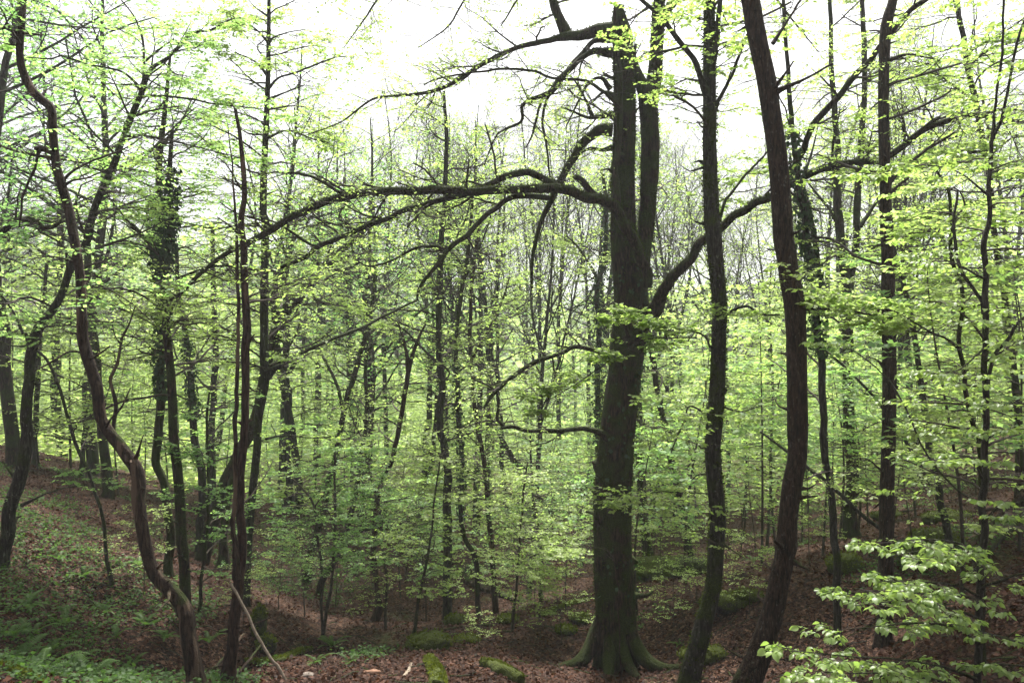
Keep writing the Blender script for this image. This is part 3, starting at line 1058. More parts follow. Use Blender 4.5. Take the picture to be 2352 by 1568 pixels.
traced_tree('beech_tree', 'mossy grey pole trunk close to the right of the great beech, forking near the top', 12.5,
            [(1575, 1610, 56), (1585, 1558, 50), (1596, 1509, 45), (1615, 1437, 41), (1637, 1348, 37), (1644, 1260, 37), (1648, 1171, 37), (1639, 1046, 36),
             (1643, 962, 37), (1647, 857, 35), (1650, 752, 33), (1650, 681, 33), (1640, 540, 36), (1636, 492, 36), (1633, 351, 31), (1632, 240, 30), (1629, 105, 27), (1629, 0, 25), (1630, -90, 20)],
            [([(1630, 225, 18), (1612, 190, 13), (1594, 141, 12), (1570, 105, 12), (1538, 67, 11), (1517, 39, 10), (1475, 0, 9), (1430, -30, 6)], 0, -.5, dict(k=.6)),
             ([(1640, 250, 12), (1649, 232, 9), (1672, 190, 8), (1693, 141, 7), (1712, 90, 5), (1735, 40, 3)], 0, .2, dict(k=.8)),
             ([(1635, 140, 14), (1644, 100, 12), (1651, 28, 11), (1662, -30, 9)], 0, -.2, dict(k=.3)),
             ([(1648, 510, 9), (1656, 495, 7), (1668, 460, 7), (1690, 430, 6), (1710, 404, 6), (1745, 369, 5), (1775, 330, 3)], 0, .5, dict(k=1)),
             ([(1640, 800, 7), (1630, 795, 5), (1619, 772, 5), (1584, 760, 4), (1562, 757, 3), (1500, 742, 3), (1440, 735, 2), (1410, 722, 1.5)], 0, -1.0, dict(k=1.3, L=.42, t0=.45)),
             ([(1600, 775, 3), (1540, 776, 3), (1482, 780, 3), (1440, 800, 3), (1394, 832, 2.6), (1313, 888, 2.4), (1210, 945, 2)], -.6, -1.4, dict(k=1.5, L=.38, t0=0)),
             ([(1634, 955, 6), (1622, 950, 5), (1584, 932, 4), (1574, 962, 4), (1556, 1000, 4), (1542, 1040, 3)], 0, -.4, dict(k=1)),
             ([(1640, 1140, 4), (1625, 1133, 3.4), (1565, 1131, 3), (1520, 1128, 2.5), (1480, 1134, 2)], 0, -.4, dict(k=1.3)),
             ([(1658, 730, 8), (1668, 723, 7), (1692, 709, 7), (1717, 704, 6), (1745, 720, 6), (1790, 724, 5)], 0, -.6, dict(k=.4)),
             ([(1655, 900, 14), (1664, 897, 9), (1668, 892, 6)], -.05, -.1, dict(k=0)),
             ([(1650, 930, 4), (1700, 945, 3), (1750, 930, 2)], 0, -.3, dict(k=1.5)),
             ], bark='mossgrey', sides=40, step=.06, rough=.05, flare=.25, crown=.9, twk=3.6, trunk_k=9, trunk_t=(.75, 1.0), trunk_L=1.3, lsize=.055, tufts=1500)

traced_tree('leaning_tree', 'bent reddish-brown trunk with a knotty elbow, nearest thick trunk on the right', 10,
            [(1700, 1620, 66), (1719, 1565, 62), (1743, 1509, 55), (1766, 1437, 51), (1784, 1366, 48), (1796, 1313, 46), (1803, 1275, 45), (1806, 1252, 50), (1808, 1230, 44),
             (1810, 1188, 43), (1818, 1117, 44), (1830, 1046, 43), (1832, 962, 46), (1833, 857, 45), (1828, 751, 46), (1823, 702, 47), (1813, 646, 46), (1803, 575, 45), (1798, 548, 45),
             (1793, 457, 45), (1783, 351, 43), (1769, 246, 43), (1759, 176, 43), (1739, 88, 42), (1723, 0, 41), (1706, -80, 38)],
            [([(1842, 720, 7), (1850, 709, 5), (1880, 709, 5), (1934, 711, 4.5), (1980, 719, 4), (2025, 726, 4), (2096, 735, 3), (2208, 739, 2)], 0, .2, dict(k=1, L=.5)),
             ([(1835, 700, 6), (1860, 690, 3), (1878, 681, 3)], 0, -.2, dict(k=.5)),
             ([(1800, 1258, 14), (1790, 1250, 9), (1778, 1240, 6)], -.05, -.25, dict(k=0)),
             ([(1775, 100, 7), (1800, 60, 6), (1840, 0, 5), (1870, -40, 3)], .1, .4, dict(k=.8)),
             ], bark='red', sides=44, step=.05, rough=.045, flare=.2, crown=.8, twk=2.2, trunk_k=3, trunk_t=(.95, 1.0), trunk_L=1.2)

traced_tree('beech_tree', 'straight grey-brown trunk on the right with a long red bark scar', 13,
            [(2030, 1492, 40), (2031, 1437, 35), (2033, 1331, 34), (2036, 1224, 33), (2038, 1117, 32), (2041, 1033, 31), (2042, 892, 30), (2040, 751, 30), (2038, 611, 30),
             (2036, 527, 28), (2034, 422, 25), (2031, 316, 24), (2031, 211, 24), (2032, 105, 25), (2039, 46, 25), (2051, 0, 20), (2058, -80, 16)],
            [([(2041, 420, 9), (2080, 380, 8), (2150, 330, 7), (2200, 300, 4)], 0, .4, dict(k=1.2)),
             ([(2040, 140, 7), (2080, 125, 6), (2120, 130, 4), (2160, 140, 3)], 0, -.4, dict(k=1.2)),
             ([(2030, 700, 4), (1990, 740, 3), (1950, 735, 2)], 0, .5, dict(k=1.2)),
             ([(2046, 560, 5), (2110, 530, 4), (2180, 525, 3), (2230, 540, 2)], 0, .6, dict(k=1.6)),
             ], bark='red', sides=28, step=.08, rough=.05, flare=.35, crown=1, twk=2.4, trunk_k=9, trunk_t=(.45, 1.0), trunk_L=1.5)

traced_tree('forked_tree', 'dark trunk forking into two upright stems, behind the straight scarred trunk', 20,
            [(1959, 1238, 38), (1954, 1188, 32), (1956, 1117, 29), (1953, 1046, 28), (1950, 927, 25), (1948, 822, 24), (1945, 716, 24), (1943, 663, 26), (1932, 575, 19), (1930, 505, 20),
             (1924, 457, 18), (1922, 351, 13), (1919, 246, 13), (1911, 141, 11), (1906, 0, 9), (1900, -90, 7)],
            [([(1946, 680, 20), (1952, 640, 17), (1962, 575, 16), (1965, 505, 16), (1971, 422, 15), (1977, 316, 14), (1983, 211, 12), (1983, 105, 12), (1978, 0, 10), (1975, -80, 8)], 0, .5, dict(k=.9, t0=.3)),
             ([(1940, 850, 16), (1925, 838, 13), (1912, 828, 10)], 0, -.3, dict(k=.6)),
             ([(1930, 520, 8), (1905, 480, 6), (1870, 440, 5), (1850, 410, 3)], 0, .5, dict(k=1)),
             ([(1975, 520, 8), (2010, 470, 7), (2060, 400, 5), (2080, 370, 3)], .3, .8, dict(k=1)),
             ], bark='moss', sides=20, step=.12, crown=1, twk=2.2, trunk_k=16, trunk_t=(.1, 1), trunk_L=2.0)

traced_tree('slender_tree', 'slender lichened trunk with ivy at mid height, between the bent reddish and scarred trunks', 14,
            [(1930, 1492, 18), (1927, 1419, 17), (1924, 1331, 17), (1918, 1224, 17), (1910, 1117, 16), (1897, 1046, 16), (1893, 927, 16), (1884, 822, 16), (1874, 716, 17), (1865, 620, 17),
             (1858, 575, 18), (1848, 505, 16), (1836, 425, 15), (1825, 340, 12), (1815, 240, 11), (1808, 130, 9), (1800, 0, 8)],
            [([(1880, 700, 12), (1884, 640, 12), (1874, 575, 13), (1866, 520, 12), (1852, 460, 10)], .2, .3, dict(k=.5)),
             ([(1838, 430, 6), (1870, 330, 4), (1880, 280, 3)], 0, .5, dict(k=1)), ],
            bark='grey', sides=14, crown=1, trunk_k=12, trunk_t=(.25, 1), ivy=[(.45, .8, 900)])

traced_tree('slender_tree', 'thin dark trunk leaning left, right of the straight scarred trunk', 15,
            [(2190, 1275, 19), (2186, 1267, 18), (2168, 1181, 17), (2150, 1099, 15), (2138, 1046, 15), (2124, 945, 14), (2113, 857, 13), (2099, 765, 12), (2085, 695, 12), (2067, 621, 11),
             (2048, 551, 10), (2040, 500, 9), (2030, 430, 7)], [],
            bark='grey', sides=12, crown=1, trunk_k=9, trunk_t=(.2, 1), trunk_L=1.2, flare=.2)

traced_tree('sapling', 'very thin wavy dark sapling left of the speckled sapling near the right edge', 9.5,
            [(2256, 1500, 13), (2255, 1300, 12), (2254, 1033, 12), (2236, 980, 11), (2222, 920, 11), (2212, 839, 10), (2203, 779, 10), (2212, 716, 10), (2208, 660, 9), (2187, 590, 9),
             (2183, 492, 8), (2180, 439, 7), (2148, 387, 4)],
            [([(2203, 800, 6), (2170, 775, 5), (2141, 765, 5), (2089, 733, 4), (2025, 702, 3.5), (1955, 684, 3), (1878, 681, 2)], 0, .6, dict(k=2, L=.5)),
             ([(2186, 530, 7), (2196, 500, 6), (2215, 470, 5), (2205, 440, 4), (2190, 430, 3)], 0, .2, dict(k=1.5)),
             ], bark='moss', sides=10, step=.1, rough=.1, crown=1, trunk_k=26, trunk_t=(.2, 1), trunk_L=.9, flat=.9, up=0, flare=.1)

t9b = [
    ([(2262, 720, 10), (2255, 690, 8), (2243, 674, 8), (2215, 635, 8), (2201, 597, 8), (2194, 540, 7), (2192, 500, 7), (2200, 440, 5)], 0, .3, dict(k=2, L=.6)),
    ([(2280, 320, 7), (2283, 280, 7), (2286, 246, 6), (2295, 170, 6), (2303, 105, 6), (2305, 0, 5), (2310, -60, 4)], 0, -.2, dict(k=2, L=.6)),
    ([(2262, 900, 8), (2268, 889, 7), (2282, 822, 8), (2314, 779, 8), (2338, 741, 7), (2375, 715, 5)], 0, -.3, dict(k=1.5, L=.6)),
    ([(2256, 1165, 6), (2253, 1156, 5), (2221, 1139, 5), (2182, 1110, 5), (2143, 1064, 5), (2111, 1010, 4), (2092, 962, 4), (2054, 889, 4), (2022, 853, 3), (1969, 811, 3), (1920, 790, 2)], 0, .9, dict(k=1.6, L=.5)),
    ([(2258, 1100, 4), (2230, 1052, 4), (2180, 1055, 3.4), (2140, 1056, 3), (2108, 1062, 2)], 0, -1.3, dict(k=3,L=.35)),
    ([(2254, 1290, 5), (2242, 1262, 5), (2180, 1242, 4), (2110, 1238, 3), (2045, 1246, 2)], 0, -1.4, dict(k=2.6, L=.32)),
    ([(2252, 1330, 5), (2240, 1292, 5), (2200, 1277, 4), (2130, 1264, 3), (2047, 1276, 2)], 0, -1.7, dict(k=2.6, L=.32)),
    ([(2250, 1400, 6), (2230, 1372, 6), (2150, 1362, 5), (2090, 1362, 4), (2010, 1357, 3), (1961, 1350, 2)], 0, -1.6, dict(k=2.6, L=.38)),
    ([(2250, 1420, 5), (2180, 1396, 5), (2100, 1376, 4), (2030, 1382, 3), (1965, 1390, 2)], 0, -1.9, dict(k=2.5, L=.34)),
    ([(2250, 1370, 5), (2200, 1345, 5), (2120, 1335, 4), (2018, 1335, 2)], 0, -1.2, dict(k=2.6, L=.32)),
    ([(2248, 1480, 6), (2200, 1440, 6), (2120, 1430, 5), (2040, 1435, 3), (1972, 1442, 2)], 0, -1.7, dict(k=2.6, L=.38)),
    ([(2246, 1560, 7), (2180, 1535, 6), (2100, 1518, 5), (2020, 1510, 4), (1940, 1506, 3), (1870, 1498, 2.5), (1812, 1494, 2)], 0, -2.0, dict(k=3, L=.36)),
    ([(2246, 1590, 7), (2150, 1560, 6), (2050, 1545, 4), (1960, 1545, 3), (1870, 1540, 2)], 0, -2.3, dict(k=2.5, L=.34)),
    ([(2246, 1610, 7), (2200, 1580, 5), (2120, 1572, 4), (2040, 1580, 3)], 0, -2.2, dict(k=2.5, L=.34)),
    ([(2252, 1360, 7), (2262, 1345, 7), (2300, 1333, 6), (2330, 1320, 5), (2380, 1312, 4)], 0, -.8, dict(k=3, L=.4)),
    ([(2250, 1450, 6), (2300, 1462, 5), (2352, 1478, 4)], 0, -1.3, dict(k=2.6, L=.32)),
    ([(2248, 1530, 6), (2300, 1525, 5), (2370, 1530, 4)], 0, -1.6, dict(k=2.6, L=.32)),
    ([(2258, 1200, 6), (2290, 1168, 6), (2352, 1150, 4)], 0, -.8, dict(k=5, L=.4)),
    ([(2261, 935, 4), (2300, 930, 3), (2352, 926, 2)], 0, -.9, dict(k=5, L=.4)),
    ([(2262, 1010, 4), (2300, 990, 3), (2352, 985, 2)], 0, -.9, dict(k=5, L=.4)),
    ([(2262, 640, 4), (2180, 600, 3), (2110, 590, 2)], 0, -.9, dict(k=3, L=.4)),
    ([(2260, 800, 4), (2200, 850, 3), (2130, 860, 2)], 0, -.9, dict(k=3, L=.4)),
    ([(2272, 450, 4), (2200, 395, 3), (2120, 380, 3), (2040, 400, 2), (1960, 395, 2)], 0, -1.5, dict(k=3, L=.3)),
]
traced_tree('sapling', 'speckled pale-barked sapling near the right edge with layered sprays of big fresh leaves', 8,
            [(2240, 1640, 19), (2244, 1565, 17), (2246, 1508, 17), (2248, 1419, 17), (2253, 1331, 17), (2258, 1242, 17), (2258, 1153, 17), (2262, 1064, 16), (2263, 1033, 15), (2263, 910, 14),
             (2260, 822, 14), (2261, 716, 14), (2263, 628, 13), (2259, 569, 13), (2271, 505, 11), (2272, 450, 10), (2275, 380, 9), (2280, 316, 8), (2300, 281, 7), (2321, 176, 6), (2338, 91, 6), (2355, 40, 5)],
            t9b, bark='grey', leaf='nearleaf', sides=12, step=.06, rough=.07, flare=.1, crown=1, twk=1, trunk_k=24, trunk_t=(.3, 1), trunk_L=.8, flat=.95, up=-.01, lsize=.058, lm=4,
            density=.55, fine=True, near_leaves=300)

traced_tree('beech_tree', 'tall dark trunk crossing behind the speckled sapling towards the right edge', 18,
            [(2344, 1130, 20), (2342, 1015, 17), (2331, 910, 17), (2323, 839, 15), (2316, 769, 15), (2306, 681, 14), (2296, 611, 14), (2286, 540, 14), (2280, 500, 14), (2270, 400, 14),
             (2254, 316, 13), (2236, 211, 13), (2215, 105, 12), (2197, 0, 11), (2185, -80, 9)],
            [([(2240, 230, 6), (2180, 190, 5), (2130, 150, 4), (2090, 140, 3)], 0, .5, dict(k=1.6)),
             ([(2262, 350, 6), (2200, 350, 5), (2120, 380, 4), (2060, 400, 3)], 0, -.8, dict(k=2)),
             ([(2275, 470, 6), (2200, 480, 5), (2130, 520, 4), (2080, 560, 3)], 0, -.8, dict(k=2)),
             ([(2300, 640, 6), (2230, 640, 5), (2160, 660, 4)], 0, -.8, dict(k=2)),
             ([(2270, 400, 6), (2310, 390, 5), (2360, 400, 4)], 0, -.8, dict(k=2)),
             ([(2225, 150, 6), (2280, 110, 5), (2360, 90, 4)], 0, -.6, dict(k=2)), ],
            bark='moss', sides=14, crown=1.3, trunk_k=44, trunk_t=(.1, 1), trunk_L=2.6, flat=.9, up=0.0)

traced_tree('leaning_tree', 'thin leaning pole crossing the straight scarred trunk from upper left to lower right', 16,
            [(2140, 1130, 8), (2136, 1110, 8), (2104, 1050, 8), (2079, 1010, 8), (2061, 976, 7), (2025, 934, 7), (1983, 885, 6), (1938, 839, 6), (1888, 797, 5), (1870, 770, 4)],
            [], bark='grey', sides=8, crown=.9, trunk_k=7, trunk_t=(.2, 1), trunk_L=.8, flare=0, ground=False)

# --- middle
traced_tree('ivy_tree', 'ivy-wrapped slim trunk just left of the great beech', 24,
            [(1372, 1180, 14), (1373, 945, 13), (1376, 822, 13), (1373, 716, 12), (1371, 664, 12), (1382, 625, 11), (1391, 590, 10), (1392, 480, 9), (1385, 400, 7)],
            [([(1376, 650, 7), (1355, 610, 6), (1330, 570, 5), (1300, 540, 3)], 0, .5, dict(k=1))],
            bark='moss', sides=10, ivy=[(.35, .95, 1500)], trunk_k=10, trunk_t=(.3, 1), crown=.8)
traced_tree('beech_tree', 'upright dark trunk half hidden behind the right side of the great beech', 26,
            [(1488, 1288, 25), (1487, 1284, 24), (1476, 1188, 22), (1471, 1117, 21), (1465, 1028, 20), (1462, 900, 18), (1465, 760, 16), (1462, 600, 13)],
            [], bark='moss', sides=12, trunk_k=14, trunk_t=(.2, 1), crown=.9)
traced_tree('slender_tree', 'leaning slim trunk between the great beech and the mossy pole trunk', 22,
            [(1596, 1330, 16), (1593, 1295, 15), (1579, 1238, 15), (1568, 1188, 14), (1554, 1117, 14), (1544, 1053, 14), (1524, 959, 14), (1510, 892, 13), (1500, 839, 13), (1488, 790, 12), (1478, 700, 10), (1470, 560, 8)],
            [], bark='moss', sides=12, trunk_k=14, trunk_t=(.2, 1), crown=.9)
traced_tree('straight_tree', 'straight slim trunk with a mossy foot in the middle of the wood', 20,
            [(1030, 1430, 24), (1029, 1400, 21), (1026, 1313, 20), (1024, 1188, 20), (1024, 1028, 18), (1015, 997, 17), (1013, 892, 16), (1010, 787, 14), (1010, 681, 14), (1013, 611, 13),
             (1019, 505, 12), (1022, 430, 11), (1024, 316, 9), (1019, 211, 7)],
            [([(1012, 840, 7), (985, 815, 6), (960, 790, 5), (930, 760, 4), (880, 725, 3)], 0, -.6, dict(k=1)),
             ([(1011, 700, 6), (990, 650, 5), (960, 620, 4)], 0, .5, dict(k=1)),
             ([(1014, 600, 6), (1040, 560, 5), (1070, 500, 4), (1085, 440, 3)], 0, .5, dict(k=1))],
            bark='mossgrey', sides=18, crown=.9, trunk_k=24, trunk_t=(.3, 1), trunk_L=1.8, step=.1)
traced_tree('slender_tree', 'crooked mossy trunk with a kink, first to the right of the straight slim trunk', 21,
            [(1103, 1438, 14), (1101, 1400, 12), (1095, 1349, 12), (1092, 1285, 12), (1070, 1239, 11), (1056, 1171, 11), (1060, 1117, 11), (1063, 1028, 11), (1058, 997, 11), (1047, 822, 10),
             (1056, 699, 10), (1068, 611, 9), (1079, 533, 8), (1088, 420, 6)],
            [([(1092, 1285, 6), (1103, 1275, 5), (1112, 1262, 3)], 0, .2, dict(k=.5)),
             ([(1062, 650, 6), (1090, 590, 5), (1120, 520, 4), (1135, 450, 3)], 0, .5, dict(k=1))],
            bark='moss', sides=12, crown=.9, trunk_k=18, trunk_t=(.25, 1), ivy=[(.25, .6, 500)])
traced_tree('slender_tree', 'brown split-barked trunk, second to the right of the straight slim trunk', 22,
            [(1140, 1437, 15), (1135, 1313, 13), (1124, 1206, 12), (1117, 1099, 12), (1106, 1028, 11), (1095, 962, 10), (1085, 860, 10), (1080, 740, 9), (1085, 640, 8), (1100, 520, 6)],
            [([(1086, 820, 6), (1115, 770, 5), (1150, 700, 4), (1170, 640, 3)], 0, .5, dict(k=1)), ],
            bark='dead', sides=12, crown=.9, trunk_k=18, trunk_t=(.3, 1))
traced_tree('slender_tree', 'dark trunk with a thick curved mossy foot, left of the straight slim trunk', 20,
            [(848, 1442, 27), (862, 1425, 23), (875, 1395, 20), (868, 1366, 16), (861, 1288, 14), (861, 1224, 13), (868, 1153, 12), (878, 1092, 11), (893, 1071, 11), (907, 1021, 11),
             (910, 1012, 11), (924, 955, 11), (933, 892, 11), (941, 839, 11), (954, 797, 8), (966, 765, 6), (978, 744, 4)],
            [([(938, 855, 8), (931, 794, 7), (925, 770, 5), (915, 740, 4)], 0, -.2, dict(k=.6))],
            bark='dead', sides=14, crown=.7, trunk_k=14, trunk_t=(.2, .8), flare=.3)
traced_tree('sapling', 'wiry sapling curving beside the trunk with the curved mossy foot', 18.2,
            [(884, 1440, 8), (887, 1395, 7), (889, 1331, 6), (878, 1270, 6), (875, 1210, 6), (868, 1153, 6), (850, 1089, 5), (836, 1021, 4)],
            [], bark='twig', sides=7, trunk_k=22, trunk_t=(.25, 1), trunk_L=1.3, flat=.9, up=0, leaf='leaf2', flare=0)
traced_tree('leaning_tree', 'mossy leaning trunk rising to the right, left of centre on the leafy slope', 24,
            [(702, 1340, 20), (704, 1334, 19), (715, 1277, 18), (733, 1210, 17), (747, 1142, 16), (765, 1067, 14), (780, 1000, 13), (790, 948, 13), (797, 903, 12), (811, 874, 12),
             (829, 815, 12), (843, 762, 12), (850, 716, 11), (857, 680, 10), (862, 600, 8)],
            [([(790, 948, 9), (785, 915, 8), (778, 895, 8), (759, 850, 7), (737, 808, 5), (720, 770, 3)], 0, .4, dict(k=.8)),
             ([(765, 1075, 6), (745, 1110, 5), (722, 1140, 4)], 0, -.3, dict(k=1))],
            bark='moss', sides=12, crown=.8, trunk_k=16, trunk_t=(.3, 1))
traced_tree('sapling', 'thin sapling bending left from the ditch edge, left stem of a pair', 17,
            [(740, 1466, 7), (738, 1366, 7), (740, 1313, 6), (731, 1242, 6), (722, 1164, 6), (704, 1131, 5), (669, 1096, 3)],
            [([(722, 1164, 3), (740, 1140, 3), (765, 1125, 2)], 0, .2, dict(k=1))],
            bark='twig', sides=7, trunk_k=20, trunk_t=(.35, 1), trunk_L=1.2, flat=.9, up=0, leaf='leaf2', flare=0, crown=.8)
traced_tree('sapling', 'thin upright sapling from the ditch edge, right stem of a pair', 17,
            [(742, 1466, 9), (748, 1400, 8), (761, 1342, 7), (768, 1260, 6), (770, 1171, 6), (768, 1075, 5), (772, 1000, 4)],
            [], bark='twig', sides=7, trunk_k=22, trunk_t=(.35, 1), trunk_L=1.3, flat=.9, up=0, leaf='leaf2', flare=0)
traced_tree('leaning_tree', 'dark mossy trunk leaning right out of the slope with a low side limb', 23,
            [(742, 1330, 16), (765, 1292, 15), (782, 1260, 15), (797, 1224, 14), (806, 1190, 13), (814, 1146, 12), (822, 1082, 11), (832, 1039, 11), (840, 973, 9), (841, 857, 8), (845, 797, 6)],
            [([(790, 1250, 11), (807, 1231, 11), (836, 1219, 10), (861, 1212, 7), (900, 1210, 5), (935, 1195, 3)], 0, -.6, dict(k=.4))],
            bark='moss', sides=12, crown=.8, trunk_k=14, trunk_t=(.3, 1))
traced_tree('sapling', 'thin dark leaning sapling standing just left of the straight slim trunk', 17,
            [(951, 1454, 9), (957, 1402, 8), (971, 1331, 7), (983, 1267, 6), (994, 1196, 5), (998, 1142, 5), (1006, 1092, 4), (1012, 1046, 3)],
            [], bark='moss', sides=8, trunk_k=20, trunk_t=(.3, 1), trunk_L=1.3, flat=.9, up=0, leaf='leaf', flare=0)
traced_tree('forked_tree', 'sturdy trunk on two mossy legs far back on the leafy slope', 32,
            [(656, 1168, 22), (661, 1117, 18), (661, 1046, 17), (660, 937, 16), (658, 857, 15), (657, 787, 14), (655, 700, 11), (650, 600, 8)],
            [([(674, 1172, 9), (671, 1140, 9), (665, 1110, 8)], -.1, 0, dict(k=0)),
             ([(660, 860, 8), (685, 825, 7), (705, 800, 5)], 0, .4, dict(k=.7))],
            bark='mossgrey', sides=14, crown=.8, trunk_k=16, trunk_t=(.3, 1), trunk_L=2.2, lsize=.08)
traced_tree('leaning_tree', 'dark slim far trunk leaning right, between the curved-foot trunk and straight slim trunk', 31,
            [(948, 1192, 16), (960, 1153, 12), (974, 1117, 11), (992, 1060, 10), (1000, 980, 9), (1004, 900, 8), (1012, 800, 6)],
            [], bark='moss', sides=10, crown=.8, trunk_k=14, trunk_t=(.2, 1), trunk_L=2, lsize=.08)
traced_tree('leaning_tree', 'mossy trunk slanting down rightward between the straight slim trunk and the great beech', 24,
            [(1270, 1185, 11), (1259, 1164, 12), (1227, 1128, 13), (1206, 1082, 13), (1184, 1057, 13), (1156, 1018, 11), (1140, 985, 9), (1120, 940, 6)],
            [], bark='moss', sides=10, crown=.6, trunk_k=8, trunk_t=(.1, 1), flare=0, ground=False)
traced_tree('sapling', 'upright wiry sapling right of the brown split-barked trunk', 17.5,
            [(1177, 1430, 8), (1186, 1348, 6), (1191, 1277, 6), (1197, 1206, 5), (1204, 1121, 5), (1212, 1060, 3)],
            [([(1190, 1300, 3), (1215, 1280, 3), (1260, 1262, 2), (1300, 1250, 2)], 0, -.3, dict(k=2))],
            bark='twig', sides=7, trunk_k=24, trunk_t=(.25, 1), trunk_L=1.3, flat=.9, up=0, flare=0)
traced_tree('sapling', 'dark thin sapling midway between the split-barked trunk and the great beech', 21,
            [(1243, 1374, 10), (1243, 1295, 9), (1238, 1224, 8), (1227, 1171, 8), (1222, 1082, 6), (1218, 1000, 4)],
            [], bark='moss', sides=7, trunk_k=28, trunk_t=(.2, 1), trunk_L=1.7, flat=.9, up=0, flare=0, leaf='leaf2')

# --- left
traced_tree('twisted_tree', 'twisted bare trunk with peeling brown bark, nearest tree on the left', 10,
            [(452, 1590, 48), (452, 1562, 41), (445, 1509, 37), (434, 1455, 35), (423, 1409, 35), (405, 1373, 33), (377, 1341, 30), (356, 1306, 29), (341, 1260, 28), (334, 1224, 28), (329, 1181, 28),
             (322, 1135, 29), (313, 1089, 30), (295, 1053, 29), (270, 1018, 28), (260, 1005, 27), (232, 962, 26), (218, 892, 25), (204, 839, 25), (192, 787, 25), (185, 716, 22), (183, 646, 21),
             (176, 576, 21), (165, 516, 21), (153, 475, 21), (141, 422, 21), (130, 387, 20), (123, 334, 18), (123, 264, 18), (116, 243, 19), (88, 221, 19), (63, 190, 18), (49, 158, 17),
             (42, 105, 16), (46, 53, 15), (53, 0, 13), (58, -70, 11)],
            [([(44, 78, 9), (35, 74, 8), (0, 60, 7), (-40, 50, 5)], 0, -.3, dict(k=.5)),
             ([(50, 76, 5), (75, 78, 4), (100, 81, 3)], 0, -.3, dict(k=.3)),
             ([(120, 346, 13), (105, 343, 12), (88, 340, 12), (82, 342, 10)], 0, -.2, dict(k=0)),
             ([(90, 342, 7), (86, 360, 6), (79, 387, 6), (66, 420, 6), (53, 450, 5), (48, 490, 5), (44, 522, 3)], -.15, -.3, dict(k=.4)),
             ([(124, 366, 8), (113, 362, 7), (70, 355, 7), (35, 346, 6), (0, 335, 5), (-30, 322, 4)], 0, -.4, dict(k=.5)),
             ([(143, 425, 6), (158, 401, 6), (211, 369, 5), (264, 351, 4), (299, 334, 3), (334, 309, 2)], 0, .4, dict(k=.8)),
             ([(145, 430, 6), (165, 415, 5), (200, 408, 4), (243, 392, 3), (258, 380, 2)], 0, -.3, dict(k=.8)),
             ([(196, 825, 7), (211, 822, 6), (232, 810, 5), (253, 794, 3)], 0, -.2, dict(k=0)),
             ([(195, 812, 6), (183, 808, 5), (165, 806, 5), (151, 811, 5), (116, 832, 5), (77, 853, 3)], 0, -.3, dict(k=0)),
             ([(312, 1052, 7), (322, 1020, 4), (330, 998, 2)], 0, -.1, dict(k=0)),
             ([(240, 985, 6), (252, 965, 5), (275, 940, 3)], 0, -.2, dict(k=0)),
             ([(318, 1100, 4), (324, 1140, 4), (328, 1180, 5), (338, 1196, 4)], -.15, -.2, dict(k=0)),
             ([(165, 600, 4), (130, 590, 3), (85, 587, 2)], 0, -.4, dict(k=.8)),
             ([(185, 640, 5), (240, 660, 4), (300, 695, 3), (350, 740, 2)], 0, -.5, dict(k=.6))],
            bark='bare', sides=36, step=.05, rough=.10, flare=.3, crown=.5, twk=2, trunk_k=4, trunk_t=(.9, 1), trunk_L=.9, lsize=.05, leaf='leaf2')
traced_tree('oak_bough', 'thick crooked bough reaching in from the left edge behind the twisted bare trunk', 12,
            [(-60, 560, 17), (0, 531, 14), (35, 510, 13), (74, 503, 12), (102, 522, 11), (123, 520, 10), (141, 510, 7), (170, 500, 4)], [],
            cat='bough', bark='moss', sides=12, step=.08, rough=.12, flare=0, ground=False, trunk_k=8, trunk_t=(.2, 1), trunk_L=.7, leaf='oak')
traced_tree('leaning_tree', 'mossy left-edge trunk bending hard right and running up behind the twisted bare trunk', 14,
            [(0, 1300, 34), (7, 1277, 31), (14, 1231, 30), (21, 1188, 29), (36, 1135, 29), (53, 1064, 28), (58, 1015, 27), (62, 927, 24), (65, 857, 23), (70, 800, 23), (90, 758, 22), (120, 716, 18),
             (141, 674, 17), (158, 628, 17), (185, 585, 17), (204, 548, 16), (211, 499, 16), (225, 461, 16), (243, 422, 16), (260, 373, 15), (278, 327, 14), (299, 274, 13), (313, 239, 13), (329, 197, 12),
             (330, 141, 6), (327, 88, 5), (309, 39, 4), (274, -5, 3)],
            [([(328, 200, 9), (351, 158, 9), (387, 134, 8), (422, 95, 8), (439, 77, 7), (485, 70, 5), (513, 53, 4), (545, 40, 3)], 0, .4, dict(k=1)),
             ([(320, 224, 7), (330, 221, 6), (355, 220, 5), (422, 225, 5), (492, 239, 4), (562, 246, 3), (604, 251, 2)], 0, -.5, dict(k=1)),
             ([(325, 205, 6), (306, 186, 6), (281, 165, 5), (253, 158, 5), (197, 148, 5), (141, 128, 4), (120, 135, 4), (60, 132, 2)], 0, -.7, dict(k=.8)),
             ([(285, 312, 6), (330, 312, 5), (400, 325, 4), (480, 345, 3), (560, 365, 2)], 0, -.5, dict(k=1.2)),
             ([(70, 800, 8), (60, 765, 7), (53, 765, 6), (28, 713, 5), (0, 674, 4)], 0, -.3, dict(k=.6)),
             ([(50, 1160, 6), (90, 1140, 4), (140, 1122, 3), (200, 1112, 2)], 0, -.5, dict(k=.2)),
             ([(335, 140, 4), (370, 110, 4), (400, 90, 3)], 0, .2, dict(k=1))],
            bark='mossgrey', sides=22, step=.09, rough=.08, flare=.3, crown=1.1, twk=3.4, trunk_k=32, trunk_t=(.35, 1), trunk_L=1.5, leaf='leaf2')
